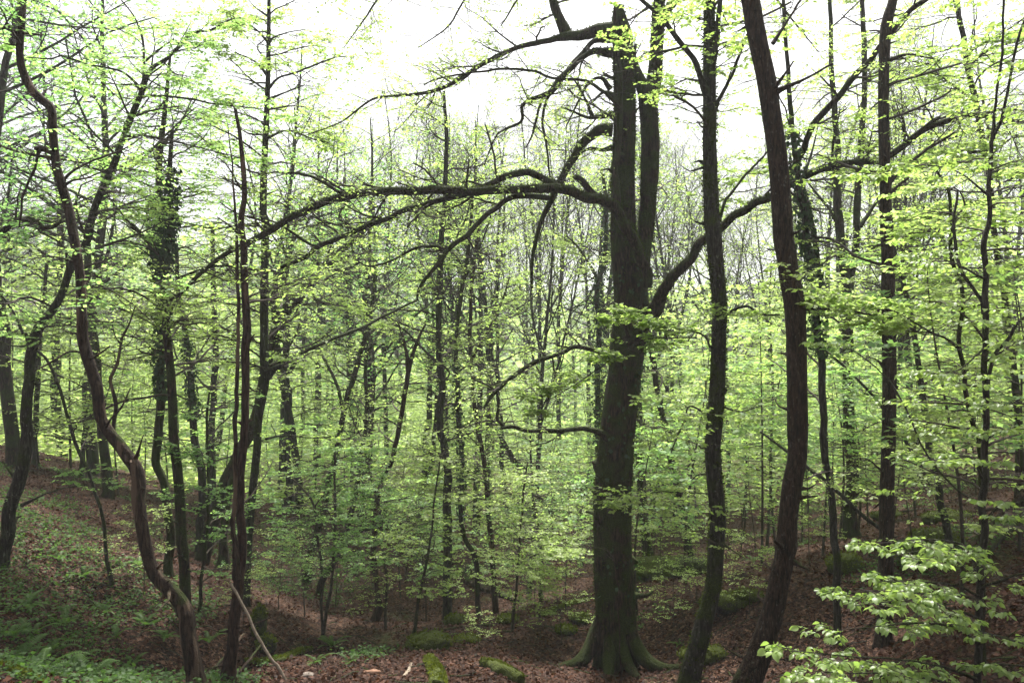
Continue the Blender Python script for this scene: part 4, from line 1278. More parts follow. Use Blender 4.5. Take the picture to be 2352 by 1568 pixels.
traced_tree('slender_tree', 'slender pale grey pole curving up leftward, beside the mossy left-edge trunk', 15.3,
            [(246, 1292, 9), (244, 1288, 8), (242, 1242, 8), (235, 1181, 8), (217, 1128, 8), (203, 1082, 8), (185, 1046, 8), (171, 1010, 8), (165, 990, 8), (151, 941, 7), (137, 892, 7), (120, 850, 7),
             (105, 822, 6), (84, 804, 6), (60, 780, 5), (40, 740, 4)],
            [], bark='grey', sides=10, step=.1, rough=.05, flare=.4, trunk_k=6, trunk_t=(.4, 1), trunk_L=.8, crown=.7)
traced_tree('ivy_tree', 'dark ivy-clad trunk with a mossy bent foot, left of a pair', 17,
            [(388, 1330, 21), (391, 1288, 20), (395, 1224, 19), (384, 1153, 19), (370, 1106, 19), (359, 1064, 19), (366, 1010, 19), (367, 892, 19), (367, 822, 18), (369, 751, 17), (369, 646, 17),
             (367, 576, 17), (366, 505, 17), (366, 387, 15), (373, 316, 12), (383, 211, 9), (390, 130, 6)],
            [([(370, 640, 9), (350, 590, 8), (335, 550, 7), (300, 510, 5), (270, 500, 3)], 0, .5, dict(k=.8)),
             ([(368, 500, 8), (385, 470, 7), (420, 440, 5), (460, 425, 3)], 0, -.4, dict(k=.8)),
             ([(375, 330, 6), (410, 290, 5), (440, 230, 3)], 0, .4, dict(k=1))],
            bark='moss', sides=18, step=.1, rough=.09, crown=1.1, trunk_k=26, trunk_t=(.4, 1), trunk_L=1.9, ivy=[(.35, .58, 1100), (.60, .74, 1200)], leaf='leaf2')
traced_tree('tall_tree', 'stout mossy brown trunk, right of a pair, its top lost in dark ivy', 15,
            [(429, 1396, 28), (427, 1388, 25), (423, 1295, 24), (416, 1224, 24), (412, 1153, 23), (407, 1082, 22), (398, 1010, 21), (394, 910, 20), (388, 822, 19), (381, 751, 18), (376, 690, 17),
             (378, 611, 15), (388, 548, 14), (391, 470, 13), (390, 387, 11), (395, 300, 8)],
            [([(380, 745, 7), (400, 700, 6), (430, 660, 4), (470, 640, 3)], 0, -.4, dict(k=1))],
            bark='moss', sides=20, step=.08, rough=.06, crown=1, trunk_k=18, trunk_t=(.45, 1), trunk_L=1.6, ivy=[(.70, .93, 1100)])
traced_tree('sapling', 'slim mossy stem right of the stout mossy brown trunk', 15.6,
            [(455, 1447, 9), (462, 1348, 8), (473, 1260, 8), (479, 1153, 7), (477, 1046, 7), (474, 980, 6), (480, 900, 5)],
            [], bark='moss', sides=8, trunk_k=16, trunk_t=(.2, 1), trunk_L=1, leaf='leaf2', flare=.1)
traced_tree('tall_tree', 'lichened grey trunk behind the slim mossy stem, dark at the foot', 22,
            [(459, 1290, 22), (462, 1135, 19), (459, 1064, 18), (447, 997, 17), (440, 910, 15), (433, 822, 14), (422, 734, 12), (410, 650, 10), (405, 560, 8)],
            [([(436, 850, 6), (410, 830, 5), (395, 780, 3)], 0, .5, dict(k=1))],
            bark='mossgrey', sides=14, crown=1, trunk_k=20, trunk_t=(.3, 1), trunk_L=2, ivy=[(.45, .7, 700)])
traced_tree('tall_tree', 'pale grey far trunk half way between the lichened grey trunk and the red snag', 25,
            [(487, 1180, 17), (486, 1100, 15), (485, 997, 14), (489, 892, 14), (492, 822, 14), (492, 751, 13), (490, 640, 11), (486, 520, 9)],
            [([(490, 860, 6), (505, 835, 6), (520, 822, 4)], 0, -.4, dict(k=.6)),
             ([(488, 900, 6), (465, 880, 5), (450, 860, 3)], 0, .5, dict(k=.8))],
            bark='grey', sides=12, crown=1, trunk_k=18, trunk_t=(.2, 1), trunk_L=2.2)
traced_tree('dead_tree', 'reddish dead snag with peeling bark, split into two poles, left of centre', 11,
            [(525, 1562, 40), (528, 1530, 33), (534, 1473, 26), (541, 1402, 25), (548, 1331, 24), (552, 1260, 21), (555, 1153, 19), (559, 1046, 18), (559, 997, 18), (566, 892, 18), (565, 787, 19),
             (562, 681, 17), (559, 576, 16), (555, 505, 14), (562, 457, 12), (559, 387, 11), (552, 316, 9), (541, 250, 7)],
            [([(545, 1330, 15), (540, 1260, 13), (537, 1188, 11), (541, 1082, 10), (541, 962, 10), (545, 857, 9), (547, 716, 8), (545, 611, 8), (543, 540, 7), (541, 499, 6), (534, 387, 4), (524, 299, 2)],
              -.1, -.1, dict(k=.1, bark='bare')),
             ([(545, 260, 3), (530, 235, 2)], 0, 0, dict(k=0)),
             ([(566, 800, 5), (578, 775, 4), (584, 768, 3)], 0, -.1, dict(k=0)),
             ([(560, 620, 3), (600, 640, 2.5), (640, 655, 2), (690, 650, 1)], 0, -.3, dict(k=.5)), ],
            bark='dead', sides=28, step=.06, rough=.09, flare=.3, crown=.25, trunk_k=4, trunk_t=(.6, 1), trunk_L=.7)
traced_tree('tall_tree', 'tall straight dark trunk right behind the red snag, reaching past the top of view', 17,
            [(560, 1385, 26), (569, 1260, 20), (576, 1171, 18), (583, 1099, 18), (590, 1028, 18), (594, 962, 19), (608, 875, 20), (606, 787, 19), (606, 681, 19), (608, 576, 18), (610, 505, 18),
             (604, 492, 17), (606, 387, 15), (611, 281, 13), (615, 176, 11), (618, 70, 9), (618, 0, 8), (619, -90, 5)],
            [([(614, 205, 6), (621, 200, 6), (640, 180, 5), (691, 162, 5), (744, 141, 4), (770, 132, 3), (793, 130, 2)], 0, -.4, dict(k=.9)),
             ([(618, 98, 5), (626, 88, 4), (660, 75, 3), (702, 68, 2)], 0, .3, dict(k=.9)),
             ([(612, 172, 5), (590, 145, 4), (540, 120, 3)], 0, .3, dict(k=.9)),
             ([(616, 98, 5), (590, 70, 4), (552, 42, 3), (520, 30, 2)], 0, -.3, dict(k=.9)),
             ([(616, 38, 4), (590, 20, 3), (560, -10, 2)], 0, .3, dict(k=.9)),
             ([(612, 230, 5), (650, 215, 4), (700, 195, 2)], 0, .5, dict(k=1.2)),
             ([(610, 320, 5), (660, 300, 4), (720, 320, 3), (760, 330, 2)], 0, -.5, dict(k=1.2)),
             ([(612, 860, 18), (625, 852, 13), (646, 843, 9), (660, 845, 5)], 0, -.3, dict(k=.3)),
             ([(610, 1008, 4), (650, 1000, 4), (720, 1005, 3), (790, 1000, 2)], 0, -.5, dict(k=.6)), ],
            bark='mossgrey', sides=20, step=.1, rough=.06, crown=1, trunk_k=30, trunk_t=(.35, 1), trunk_L=1.8)
traced_tree('fallen_pole', 'long thin dead pole propped slantwise from the tall dark trunk up to the right', 16.6,
            [(618, 840, 8), (640, 832, 8), (699, 808, 8), (776, 773, 8), (839, 748, 7), (903, 716, 6), (959, 689, 4)],
            [], cat='dead pole', bark='moss', sides=8, step=.12, flare=0, ground=False, crown=0, d_top=19)
traced_tree('leaning_tree', 'massive dark mossy trunk leaning right behind the red snag', 21,
            [(470, 1250, 34), (486, 1200, 28), (500, 1140, 26), (522, 1098, 28), (555, 1045, 26), (585, 950, 25), (605, 860, 25), (624, 780, 27), (643, 723, 30), (672, 690, 27), (705, 655, 22),
             (741, 614, 20), (780, 579, 16), (825, 540, 12), (880, 490, 8)],
            [([(509, 1306, 20), (511, 1260, 19), (514, 1224, 18), (522, 1153, 17), (535, 1095, 16)], -.3, -.1, dict(k=0)),
             ([(640, 735, 14), (625, 690, 12), (640, 640, 10), (660, 600, 8), (650, 560, 5)], 0, .5, dict(k=.8)),
             ([(700, 660, 10), (730, 690, 8), (760, 700, 6), (800, 690, 4)], 0, -.4, dict(k=.8)),
             ([(745, 612, 10), (790, 620, 7), (830, 600, 5)], 0, -.4, dict(k=1))],
            bark='moss', sides=22, step=.1, rough=.12, crown=1, trunk_k=20, trunk_t=(.45, 1), trunk_L=1.7, flare=.3, base_drop=.6)
traced_tree('slender_tree', 'small far trunk just right of the mossy trunk at the left edge', 27,
            [(82, 1070, 16), (81, 997, 13), (84, 910, 12), (88, 820, 11), (95, 720, 9), (110, 600, 7)], [], bark='moss', sides=10, crown=1, trunk_k=16, trunk_t=(.15, 1), trunk_L=2.4, lsize=.075)
traced_tree('slender_tree', 'second far trunk right of the mossy trunk at the left edge, mossy on its left', 27,
            [(187, 1100, 15), (190, 1050, 12), (197, 962, 11), (201, 892, 10), (205, 800, 9), (200, 680, 7)], [], bark='moss', sides=10, crown=1, trunk_k=16, trunk_t=(.15, 1), trunk_L=2.4, lsize=.075)
traced_tree('tall_tree', 'thick dark far trunk seen just left of the bend of the twisted bare trunk', 23.5,
            [(246, 1152, 26), (243, 1064, 23), (237, 1000, 21), (228, 900, 19), (222, 800, 18), (205, 681, 17), (201, 593, 16), (200, 500, 12)], [],
            bark='moss', sides=14, crown=1, trunk_k=20, trunk_t=(.3, 1), trunk_L=2.4, lsize=.07)
traced_tree('sapling', 'curly bare reddish stem right of the twisted bare trunk', 13,
            [(262, 1010, 9), (260, 976, 9), (267, 945, 9), (258, 892, 8), (255, 868, 8), (271, 833, 7), (278, 787, 6), (290, 760, 5), (299, 737, 4), (312, 700, 3)],
            [([(278, 790, 4), (266, 775, 3), (258, 745, 2)], 0, .2, dict(k=0)),
             ([(266, 950, 5), (285, 925, 4), (300, 890, 3)], 0, .3, dict(k=0))],
            bark='bare', sides=9, step=.06, rough=.12, crown=.3, trunk_k=3, trunk_t=(.6, 1), trunk_L=.6, ground=False, flare=0)
for xs, lab in ((2046, 'pencil-thin stem just right of the straight scarred trunk'), (1768, 'pencil-thin stem left of the bent reddish trunk')):
    dd = 17
    b = hit(xs + 2, 1250, 12, 26)
    dd = b[1]
    traced_tree('sapling', lab, dd, [(xs - 6, 1250, 8), (xs, 1150, 7), (xs + 4, 1000, 6), (xs + 6, 850, 6), (xs, 720, 4), (xs + 4, 600, 3)], [], bark='twig', sides=7,
                trunk_k=26, trunk_t=(.15, 1), trunk_L=1.2, flat=.9, up=0, flare=0)
b = hit(1862, 1240, 12, 30)
traced_tree('leaning_tree', 'dead pole slanting down to the right behind the slender lichened trunk', 15,
            [(2020, 1212, 9), (1990, 1190, 9), (1958, 1163, 9), (1901, 1110, 8), (1862, 1078, 8), (1800, 1030, 6), (1745, 990, 4)], [],
            cat='dead pole', bark='grey', sides=8, flare=0, ground=False, crown=0)

# ------------------------------------------------------------------ trees of the wood behind: kinds built once, then copied
def tall_kind(name, label, seed, H=15.0, r0=0.16, first=0.35, limbs=26, limbL=3.4, up=0.05, flat=0.3, leaf='leaf', lsize=0.10, k2=6, k3=5, lm=8, bark='moss', ang=0.9, lean=0.02,
              sides=10, fork=False, wig=0.05, twigonly=False):
    rs = np.random.RandomState(seed)
    root = thing(name, label, 'tree')
    n = 14
    t = np.linspace(0, 1, n)
    ph = rs.rand(4) * 6
    P = np.stack([H * (lean * t + wig * 0.5 * np.sin(3.1 * t + ph[0]) * t + wig * .25 * np.sin(8 * t + ph[1]) * t),
                  H * (wig * 0.5 * np.sin(2.7 * t + ph[2]) * t + wig * .25 * np.sin(7 * t + ph[3]) * t), H * t - 0.4], -1)
    R = r0 * (1 - 0.85 * t ** 1.2)
    mb = MB()
    Pt, Rt = limb(mb, np.hstack([P, R[:, None]]), sides, 0.5, seed, 0.08, 0.5, capend=False)
    stems = [(P, R)]
    if fork:
        i = 5
        q = np.stack([P[i] + np.array([0.10, 0.03, 1.0]) * s for s in np.linspace(0, H * .5, 8)])
        q[:, 0] += 0.10 * np.linspace(0, 1, 8) ** .6 * H * .5
        rq = R[i] * .75 * (1 - .8 * np.linspace(0, 1, 8))
        limb(mb, np.hstack([q, rq[:, None]]), 8, 0.5, seed + 1, 0.08, 0, capend=False)
        a, b_, _ = to_n(q, rq, n)
        stems.append((a, b_))
    PP = np.stack([s[0] for s in stems])
    RR = np.stack([s[1] for s in stems])
    l1, lr1 = grow(PP, RR, limbs // len(stems), first, 0.97, limbL, ang, 8, 0.10, up, rs, flat=flat, fall=0.55, rad=0.5, rmin=0.01)
    V, F = tubes(l1, lr1, 5)
    mb.add(V, F)
    mb.obj('trunk', [M[bark]], root)
    cm = MB()
    l2, lr2 = grow(l1, lr1, k2, 0.2, 1.0, limbL * .45, 0.75, 6, 0.13, up * .6, rs, flat=flat, fall=0.4, rad=0.55, rmin=0.006)
    V, F = tubes(l2, lr2, 3)
    cm.add(V, F, 0)
    l3, lr3 = grow(l2, lr2, k3, 0.15, 1.0, limbL * .20, 0.75, 3, 0.13, 0.0, rs, flat=flat, fall=0.3, rad=0.6, rmin=0.004)
    V, F = tubes(l3, lr3, 3)
    cm.add(V, F, 0)
    if lm:
        tw = l3
        fr = leaf_frames(tw, lm, rs, tilt=0.4, clump=(.8, -.08))
        V, F, rr = leaf_quads(fr, lsize, rs)
        cm.add(V, F, 1, rr)
    cm.obj('crown', [M['twig'], M[leaf]], root, kind='stuff', smooth=False)
    return root


def sapling_kind(name, label, seed, H=5.0, layers=20, L=1.9, leaf='leaf', lsize=0.10, lm=7, k2=6, k3=3, r0=0.035):
    rs = np.random.RandomState(seed)
    root = thing(name, label, 'sapling')
    n = 12
    t = np.linspace(0, 1, n)
    ph = rs.rand(4) * 6
    P = np.stack([H * .07 * np.sin(3 * t + ph[0]) * t, H * .07 * np.sin(2.6 * t + ph[1]) * t, H * t - .15], -1)
    R = r0 * (1 - .8 * t)
    mb = MB()
    V, F = tubes(P[None], R[None], 6)
    mb.add(V, F)
    l1, lr1 = grow(P[None], R[None], layers, 0.42, 1.0, L, 1.25, 7, 0.09, -0.015, rs, flat=0.0, fall=0.45, rad=0.45, rmin=0.005)
    l1[:, :, 2] = l1[:, :1, 2] + (l1[:, :, 2] - l1[:, :1, 2]) * 0.45
    V, F = tubes(l1, lr1, 4)
    mb.add(V, F)
    mb.obj('trunk', [M['twig']], root)
    cm = MB()
    l2, lr2 = grow(l1, lr1, k2, 0.12, 1.0, L * .5, 0.85, 5, 0.08, 0, rs, flat=0.95, fall=0.4, rad=0.55, rmin=0.003)
    V, F = tubes(l2, lr2, 3)
    cm.add(V, F, 0)
    l3, lr3 = grow(l2, lr2, k3, 0.15, 1.0, L * .25, 0.8, 3, 0.08, 0, rs, flat=0.95, fall=0.3, rad=0.6, rmin=0.002)
    tw = np.concatenate([l3])
    fr = leaf_frames(tw, lm, rs, tilt=0.3, clump=(1.5, -.18))
    V, F, rr = leaf_quads(fr, lsize, rs, wid=0.36)
    cm.add(V, F, 1, rr)
    cm.obj('crown', [M['twig'], M[leaf]], root, kind='stuff', smooth=False)
    return root


kinds = [tall_kind('beech_tree', '', 101, leaf='leaf', flat=.5),
         tall_kind('beech_tree', '', 102, H=17, limbs=30, leaf='leaf2', flat=.4, wig=.08, fork=True),
         tall_kind('oak_tree', '', 103, H=14, r0=.15, limbs=26, limbL=4.2, leaf='oak', lm=6, lsize=.11, up=.02, wig=.1),
         tall_kind('bare_tree', '', 104, H=16, r0=.10, limbs=38, limbL=3.4, up=.10, flat=.1, ang=.65, lm=3, lsize=.08, k2=7, k3=5, bark='mossgrey', fork=True),
         tall_kind('slender_tree', '', 105, H=13, r0=.10, limbs=24, limbL=2.5, leaf='leaf', lm=5, flat=.5, lean=.08, wig=.1),
         tall_kind('alder_tree', '', 106, H=15, r0=.13, limbs=28, limbL=2.8, leaf='leaf2', lm=4, up=.08, ang=.7, bark='mossgrey', lean=-.05)]
KH = [15, 17, 14, 16, 13, 15]
sk = [sapling_kind('beech_sapling', '', 201, leaf='leaf'),
      sapling_kind('beech_sapling', '', 202, H=6.5, layers=26, L=2.1, leaf='leaf'),
      sapling_kind('maple_sapling', '', 203, H=4.0, layers=16, L=1.7, leaf='leaf2', lsize=.08),
      sapling_kind('maple_sapling', '', 204, H=5.5, layers=22, L=2.0, leaf='leaf2'),
      sapling_kind('hazel_sapling', '', 205, H=3.0, layers=14, L=1.3, leaf='leaf', lsize=.065, r0=.02)]
SH = [5, 6.5, 4, 5.5, 3]

placed_tall, placed_sap = [], []


def ytop_ok(x):
    """how high the crowns reach on the sheet, x along it: open sky above the middle left"""
    return float(np.interp(x, [0, 560, 700, 820, 1000, 1150, 1300, 1500, 1700, 1900, 2050, 2200, 2352], [-300, -60, 120, 240, 180, 160, 170, 200, 200, 120, 40, -150, -300]))


def scatter_tall():
    rs = np.random.RandomState(5)
    pts = []
    tries = 0
    while len(pts) < 68 and tries < 6000:
        tries += 1
        d = 25 + 62 * rs.rand() ** 1.15
        sx = rs.uniform(-60, 2412)
        X = (sx - CX) / FX * d
        if any((X - a) ** 2 + (d - b_) ** 2 < (2.0 + d * .035) ** 2 for a, b_, _ in pts):
            continue
        if 1350 < sx < 1480 and d < 30:
            continue
        if sx < 620 and (rs.rand() < .5 or d < 34):
            continue
        pts.append((X, d, sx))
    for sx, d, H in ((30, 24, 18), (220, 29, 19), (-40, 31, 20)):
        X = (sx - CX) / FX * d
        placed_tall.append((2, X, d, float(gz(X, d)[0]), sx * .7, H / 14, (0, 0), sx))
    for i in range(14):
        sx = 830 + i * 66 + rs.uniform(-14, 14)
        if 1370 < sx < 1500:
            continue
        d = rs.uniform(30, 52)
        X = (sx - CX) / FX * d
        z = float(gz(X, d)[0])
        top = (CY - rs.uniform(120, 300)) / FX * d
        placed_tall.append((3 if i % 4 else 5, X, d, z, rs.rand() * 6, (top - z) / 16, (rs.uniform(-.06, .06), rs.uniform(-.07, .07)), sx))
    for X, d, sx in pts:
        r = rs.rand()
        if sx < 520:
            k = rs.choice([0, 1, 2, 2, 5, 4])
        elif sx < 1000:
            k = rs.choice([0, 2, 3, 3, 5, 4])
        elif sx < 1900:
            k = rs.choice([3, 3, 3, 5, 3, 4])
        else:
            k = rs.choice([0, 1, 0, 5, 3, 4])
        z = float(gz(X, d)[0])
        top = (CY - (ytop_ok(sx) + rs.uniform(0, 190))) / FX * d
        H = top - z
        if sx < 560 or sx > 2100:
            H = min(max(H, 9), 20)
        H = max(6.0, min(H, 22))
        placed_tall.append((k, X, d, z, rs.uniform(0, 6.28), H / KH[k], (rs.uniform(-.05, .05), rs.uniform(-.06, .06)), sx))


def scatter_sap():
    rs = np.random.RandomState(8)
    pts = []
    # the leafy middle ground seen on the photograph, and the belt behind it
    spec = []
    for _ in range(20):                     # middle slope
        spec.append((rs.uniform(850, 1400), rs.uniform(21, 32), 0))
    for _ in range(24):
        spec.append((rs.uniform(1460, 2000), rs.uniform(17, 28), 0))
    for _ in range(22):
        spec.append((rs.uniform(2040, 2400), rs.uniform(13, 28), 0))
    for _ in range(10):
        spec.append((rs.uniform(60, 640), rs.uniform(24, 30), 0))
    for _ in range(120):
        spec.append((rs.uniform(-40, 2400), rs.uniform(29, 62), 1))
    for sx, d, far in spec:
        if 560 < sx < 850 and d < 31:
            continue
        X = (sx - CX) / FX * d
        if any((X - a) ** 2 + (d - b_) ** 2 < (0.9 + .02 * d) ** 2 for a, b_ in pts):
            continue
        pts.append((X, d))
        k = rs.choice([0, 1, 2, 3, 4]) if not far else rs.choice([0, 1, 1, 3])
        s = rs.uniform(.75, 1.1) * (1.0 if not far else rs.uniform(1.0, 1.5))
        if not far and sx < 1400:
            s *= .85
        placed_sap.append((k, X, d, float(gz(X, d)[0]), rs.uniform(0, 6.28), s, sx))
    # a few low ones close by on the floor
    for (x, y, k, s) in [(860, 1450, 4, .42), (1290, 1480, 4, .5), (1240, 1470, 4, .4), (1545, 1470, 4, .45), (1600, 1380, 4, .5), (1720, 1420, 4, .45), (1100, 1500, 4, .28), (770, 1400, 2, .5),
                         (700, 1420, 2, .45), (640, 1400, 4, .6), (560, 1440, 4, .4), (1490, 1330, 4, .8), (1530, 1400, 4, .6), (1650, 1330, 4, .6), (1700, 1280, 2, .6), (1860, 1300, 4, .5),
                         (330, 1370, 4, .55), (1230, 1400, 4, .7), (1300, 1400, 4, .8), (1340, 1300, 2, .9), (1190, 1440, 4, .5), (980, 1390, 4, .7), (930, 1340, 2, .8), (820, 1330, 2, .7)]:
        p = hit(x, y)
        placed_sap.append((k, p[0], p[1], p[2], rs.uniform(0, 6.28), s, x))


scatter_tall()
scatter_sap()

MARKS = [(-400, 'the left edge'), (120, 'the twisted trunk'), (400, 'the ivy-clad pair'), (560, 'the red snag'), (790, 'the slope trunk'), (1015, 'the slim trunk'), (1410, 'the great beech'),
         (1640, 'the mossy pole'), (1815, 'the bent reddish trunk'), (2038, 'the scarred trunk'), (2258, 'the speckled sapling'), (3000, 'the right edge')]
ORD = ['leftmost', 'second', 'third', 'fourth', 'fifth', 'sixth', 'seventh', 'eighth', 'ninth', 'tenth', 'eleventh', 'twelfth'] + ['%dth' % i for i in range(13, 60)]


def between(sx):
    for i in range(len(MARKS) - 1):
        if MARKS[i][0] <= sx < MARKS[i + 1][0]:
            return i
    return 0


def spread(placed, protos, look, word, group, heights):
    order = sorted(range(len(placed)), key=lambda i: placed[i][-1])
    cnt, used = {}, set()
    tot = {}
    for i in order:
        key = (placed[i][0], between(placed[i][-1]))
        tot[key] = tot.get(key, 0) + 1
    for i in order:
        p = placed[i]
        k, X, d, z, rz, s = p[:6]
        tilt = p[6] if len(p) == 8 else (0, 0)
        b_ = between(p[-1])
        c = cnt.get((k, b_), 0)
        cnt[(k, b_)] = c + 1
        o = 'only' if tot[(k, b_)] == 1 else ORD[c]
        lab = '%s %s %s between %s and %s' % (o if o in ('only', 'leftmost') else o + ' from left', look[k], word, MARKS[b_][1], MARKS[b_ + 1][1])
        if k in used:
            copy_thing(protos[k], (X, d, z), rz, s, lab, group, tilt)
        else:
            used.add(k)
            r = protos[k]
            r.location, r.rotation_euler, r.scale = (X, d, z), (tilt[0], tilt[1], rz), (s, s, s)
            r['label'] = lab
            r['group'] = group
    for k, pr in enumerate(protos):
        if k not in used:
            for ch in list(pr.children):
                bpy.data.objects.remove(ch)
            bpy.data.objects.remove(pr)


spread(placed_tall, kinds, ['far beech tree', 'far forked beech', 'far bright oak', 'far bare twiggy tree', 'far slender tree', 'far alder'], '', 'trees of the wood behind', KH)
spread(placed_sap, sk, ['small beech sapling', 'tall beech sapling', 'low maple sapling', 'maple sapling', 'little hazel sapling'], '', 'leafy saplings of the undergrowth', SH)


# ------------------------------------------------------------------ far wooded hills: reads as one mass
def far_forest():
    rs = np.random.RandomState(77)
    mb = MB()
    n = 1000
    y = 85 + 420 * rs.rand(n) ** 1.3
    x = (rs.rand(n) * 2 - 1) * (y * .72 + 20)
    z = gz(x, y)
    for i in range(0, n, 1):
        H = rs.uniform(8, 15)
        m = 70
        q = norm(rs.randn(m, 3)) * (rs.rand(m, 1) ** .4)
        c = np.array([x[i], y[i], z[i] + H * .62]) + q * np.array([H * .28, H * .28, H * .42])
        D = norm(rs.randn(m, 3) * np.array([1, 1, .4]))
        N_ = norm(np.array([0, 0, 1.0]) + .7 * rs.randn(m, 3))
        S = norm(np.cross(D, N_))
        sz = .55 + y[i] / 260
        V, F, rr = leaf_quads((c, D, S, np.cross(S, D)), sz, rs, wid=.4)
        bare = hash3(np.array([i]), np.array([3]), np.array([1]))[0] > .62
        mb.add(V, F, 1 if bare else 0, rr)
    M['farbare'] = mat_simple('far_bare_crowns', (0.07, 0.055, 0.05), (0.14, 0.115, 0.10), scale=.5, bump=0)
    mb.obj('forest', [M['leaf'], M['farbare']], smooth=False, kind='stuff', label='far wooded hillsides beyond the valley')


far_forest()


def undergrowth():
    rs = np.random.RandomState(99)
    n = 2600
    y = 31 + 95 * rs.rand(n) ** 1.25
    az = rs.uniform(-.72, .72, n)
    x = az * y
    z = gz(x, y)
    m = 32
    Hh = rs.uniform(.6, 4.5, n) * np.where(fbm(np.stack([x * .12, y * .12, 0 * x], -1), 2, 3) > -.1, 1, .35)
    W_ = rs.uniform(.5, 1.3, n) * (1 + y / 80)
    lay = np.round(rs.rand(n, m) * 5) / 5
    r = np.sqrt(rs.rand(n, m)) * (1.1 - .6 * lay)
    a = rs.rand(n, m) * 6.283
    c = np.stack([x[:, None] + r * W_[:, None] * np.cos(a), y[:, None] + r * W_[:, None] * np.sin(a), z[:, None] + lay * Hh[:, None] + .12 * rs.randn(n, m) - .12 * r], -1).reshape(-1, 3)
    k = len(c)
    D = norm(rs.randn(k, 3) * np.array([1, 1, .25]))
    N_ = norm(np.array([0, 0, 1.0]) + .35 * rs.randn(k, 3))
    S = norm(np.cross(D, N_))
    sz = np.repeat(.16 + y / 260, m)[:, None]
    mid = c
    V = np.stack([mid - D * sz * .5, mid - S * sz * .3, mid + D * sz * .5, mid + S * sz * .3], 1).reshape(-1, 3)
    mb = MB()
    mb.add(V, np.arange(k * 4).reshape(k, 4), 0, np.repeat(rs.rand(k), 4))
    mb.obj('undergrowth', [M['leaf']], smooth=False, kind='stuff', label='dense pale green undergrowth covering the far slopes')


undergrowth()


def haze():
    import bmesh
    bm = bmesh.new()
    bmesh.ops.create_cube(bm, size=1.0)
    me = bpy.data.meshes.new('haze')
    bm.to_mesh(me)
    bm.free()
    m, nt, N = mat_new('air')
    v = N("ShaderNodeVolumePrincipled")
    v.inputs['Color'].default_value = (0.93, 0.97, 1.0, 1)
    v.inputs['Density'].default_value = HAZE
    v.inputs['Anisotropy'].default_value = 0.3
    o_ = N("ShaderNodeOutputMaterial")
    nt.links.new(v.outputs[0], o_.inputs['Volume'])
    me.materials.append(m)
    o = bpy.data.objects.new('haze', me)
    SC.collection.objects.link(o)
    o.scale = (2400, 1300, 110)
    o.location = (0, 600, 20)
    o['kind'] = 'stuff'


HAZE = 0.0007
haze()


# ------------------------------------------------------------------ the floor: litter, low plants, ferns, stones, wood
def floor_pts(n, d0, d1, rs, pw=1.0, xl=-.68, xr=.68):
    d = d0 + (d1 - d0) * rs.rand(n) ** pw
    x = d * rs.uniform(xl, xr, n)
    return np.stack([x, d, gz(x, d)], -1)


def chunked(n, *a, **k):
    return np.concatenate([floor_pts(min(20000, n - i), *a, **k) for i in range(0, n, 20000)])


rs = np.random.RandomState(21)
p = chunked(200000, 7.5, 34, rs, pw=1.15)
nz = fbm(p * np.array([.7, .7, 0]), 4, 9)
p = p[nz + rs.rand(len(p)) * .8 > .08]
n = len(p)
D = norm(np.stack([rs.randn(n), rs.randn(n), .25 * rs.randn(n)], -1))
N_ = norm(np.array([0, -.15, 1.0]) + .5 * rs.randn(n, 3))
S = norm(np.cross(D, N_))
p[:, 2] += .012 + .03 * rs.rand(n)
mb = MB()
V, F, rr = leaf_quads((p, D, S, np.cross(S, D)), .058, rs, wid=.44)
mb.add(V, F, 0, rr ** 1.6)
mb.obj('leaf_litter', [M['litter']], smooth=False, kind='stuff', label='brown fallen beech leaves lying over the forest floor')

# low green ground plants in patches
p = chunked(60000, 8, 34, rs, pw=1.1)
lf = (p[:, 0] / p[:, 1])
nz = fbm(p * np.array([.45, .45, 0]), 3, 31) + np.where(lf < -.28, .20, 0) * (p[:, 1] < 18)
p = p[nz > .27 + .25 * sstep(12.5, 9.5, p[:, 1])]
n = len(p)
mb = MB()
D = norm(np.stack([rs.randn(n), rs.randn(n), .5 + .5 * rs.rand(n)], -1))
P_ = np.stack([p, p + D * .10, p + D * .2 + np.array([0, 0, -.01])], 1)
fr = leaf_frames(P_, 5, rs, tilt=.5, t0=.0)
V, F, rr = leaf_quads(fr, .05, rs, wid=.36)
mb.add(V, F, 0, rr)
mb.obj('ground_cover', [M['fern']], smooth=False, kind='stuff', label='low green herbs and seedlings in patches on the forest floor')

# fallen twigs
p = chunked(900, 8, 30, rs, pw=1.1)
n = len(p)
a = rs.rand(n) * 6.28
L_ = .25 + .8 * rs.rand(n) ** 2
dirs = np.stack([np.cos(a), np.sin(a), 0 * a], -1)
pts = []
for t in (-.5, -.15, .2, .5):
    q = p + dirs * (L_ * t)[:, None] + rs.randn(n, 3) * .02
    q[:, 2] = gz(q[:, 0], q[:, 1]) + .03 + .03 * rs.rand(n)
    pts.append(q)
V, F = tubes(np.stack(pts, 1), np.repeat((.004 + .008 * rs.rand(n))[:, None], 4, 1), 4)
mb = MB()
mb.add(V, F)
mb.obj('fallen_twigs', [M['grey']], smooth=False, kind='stuff', label='thin fallen twigs scattered among the dead leaves')


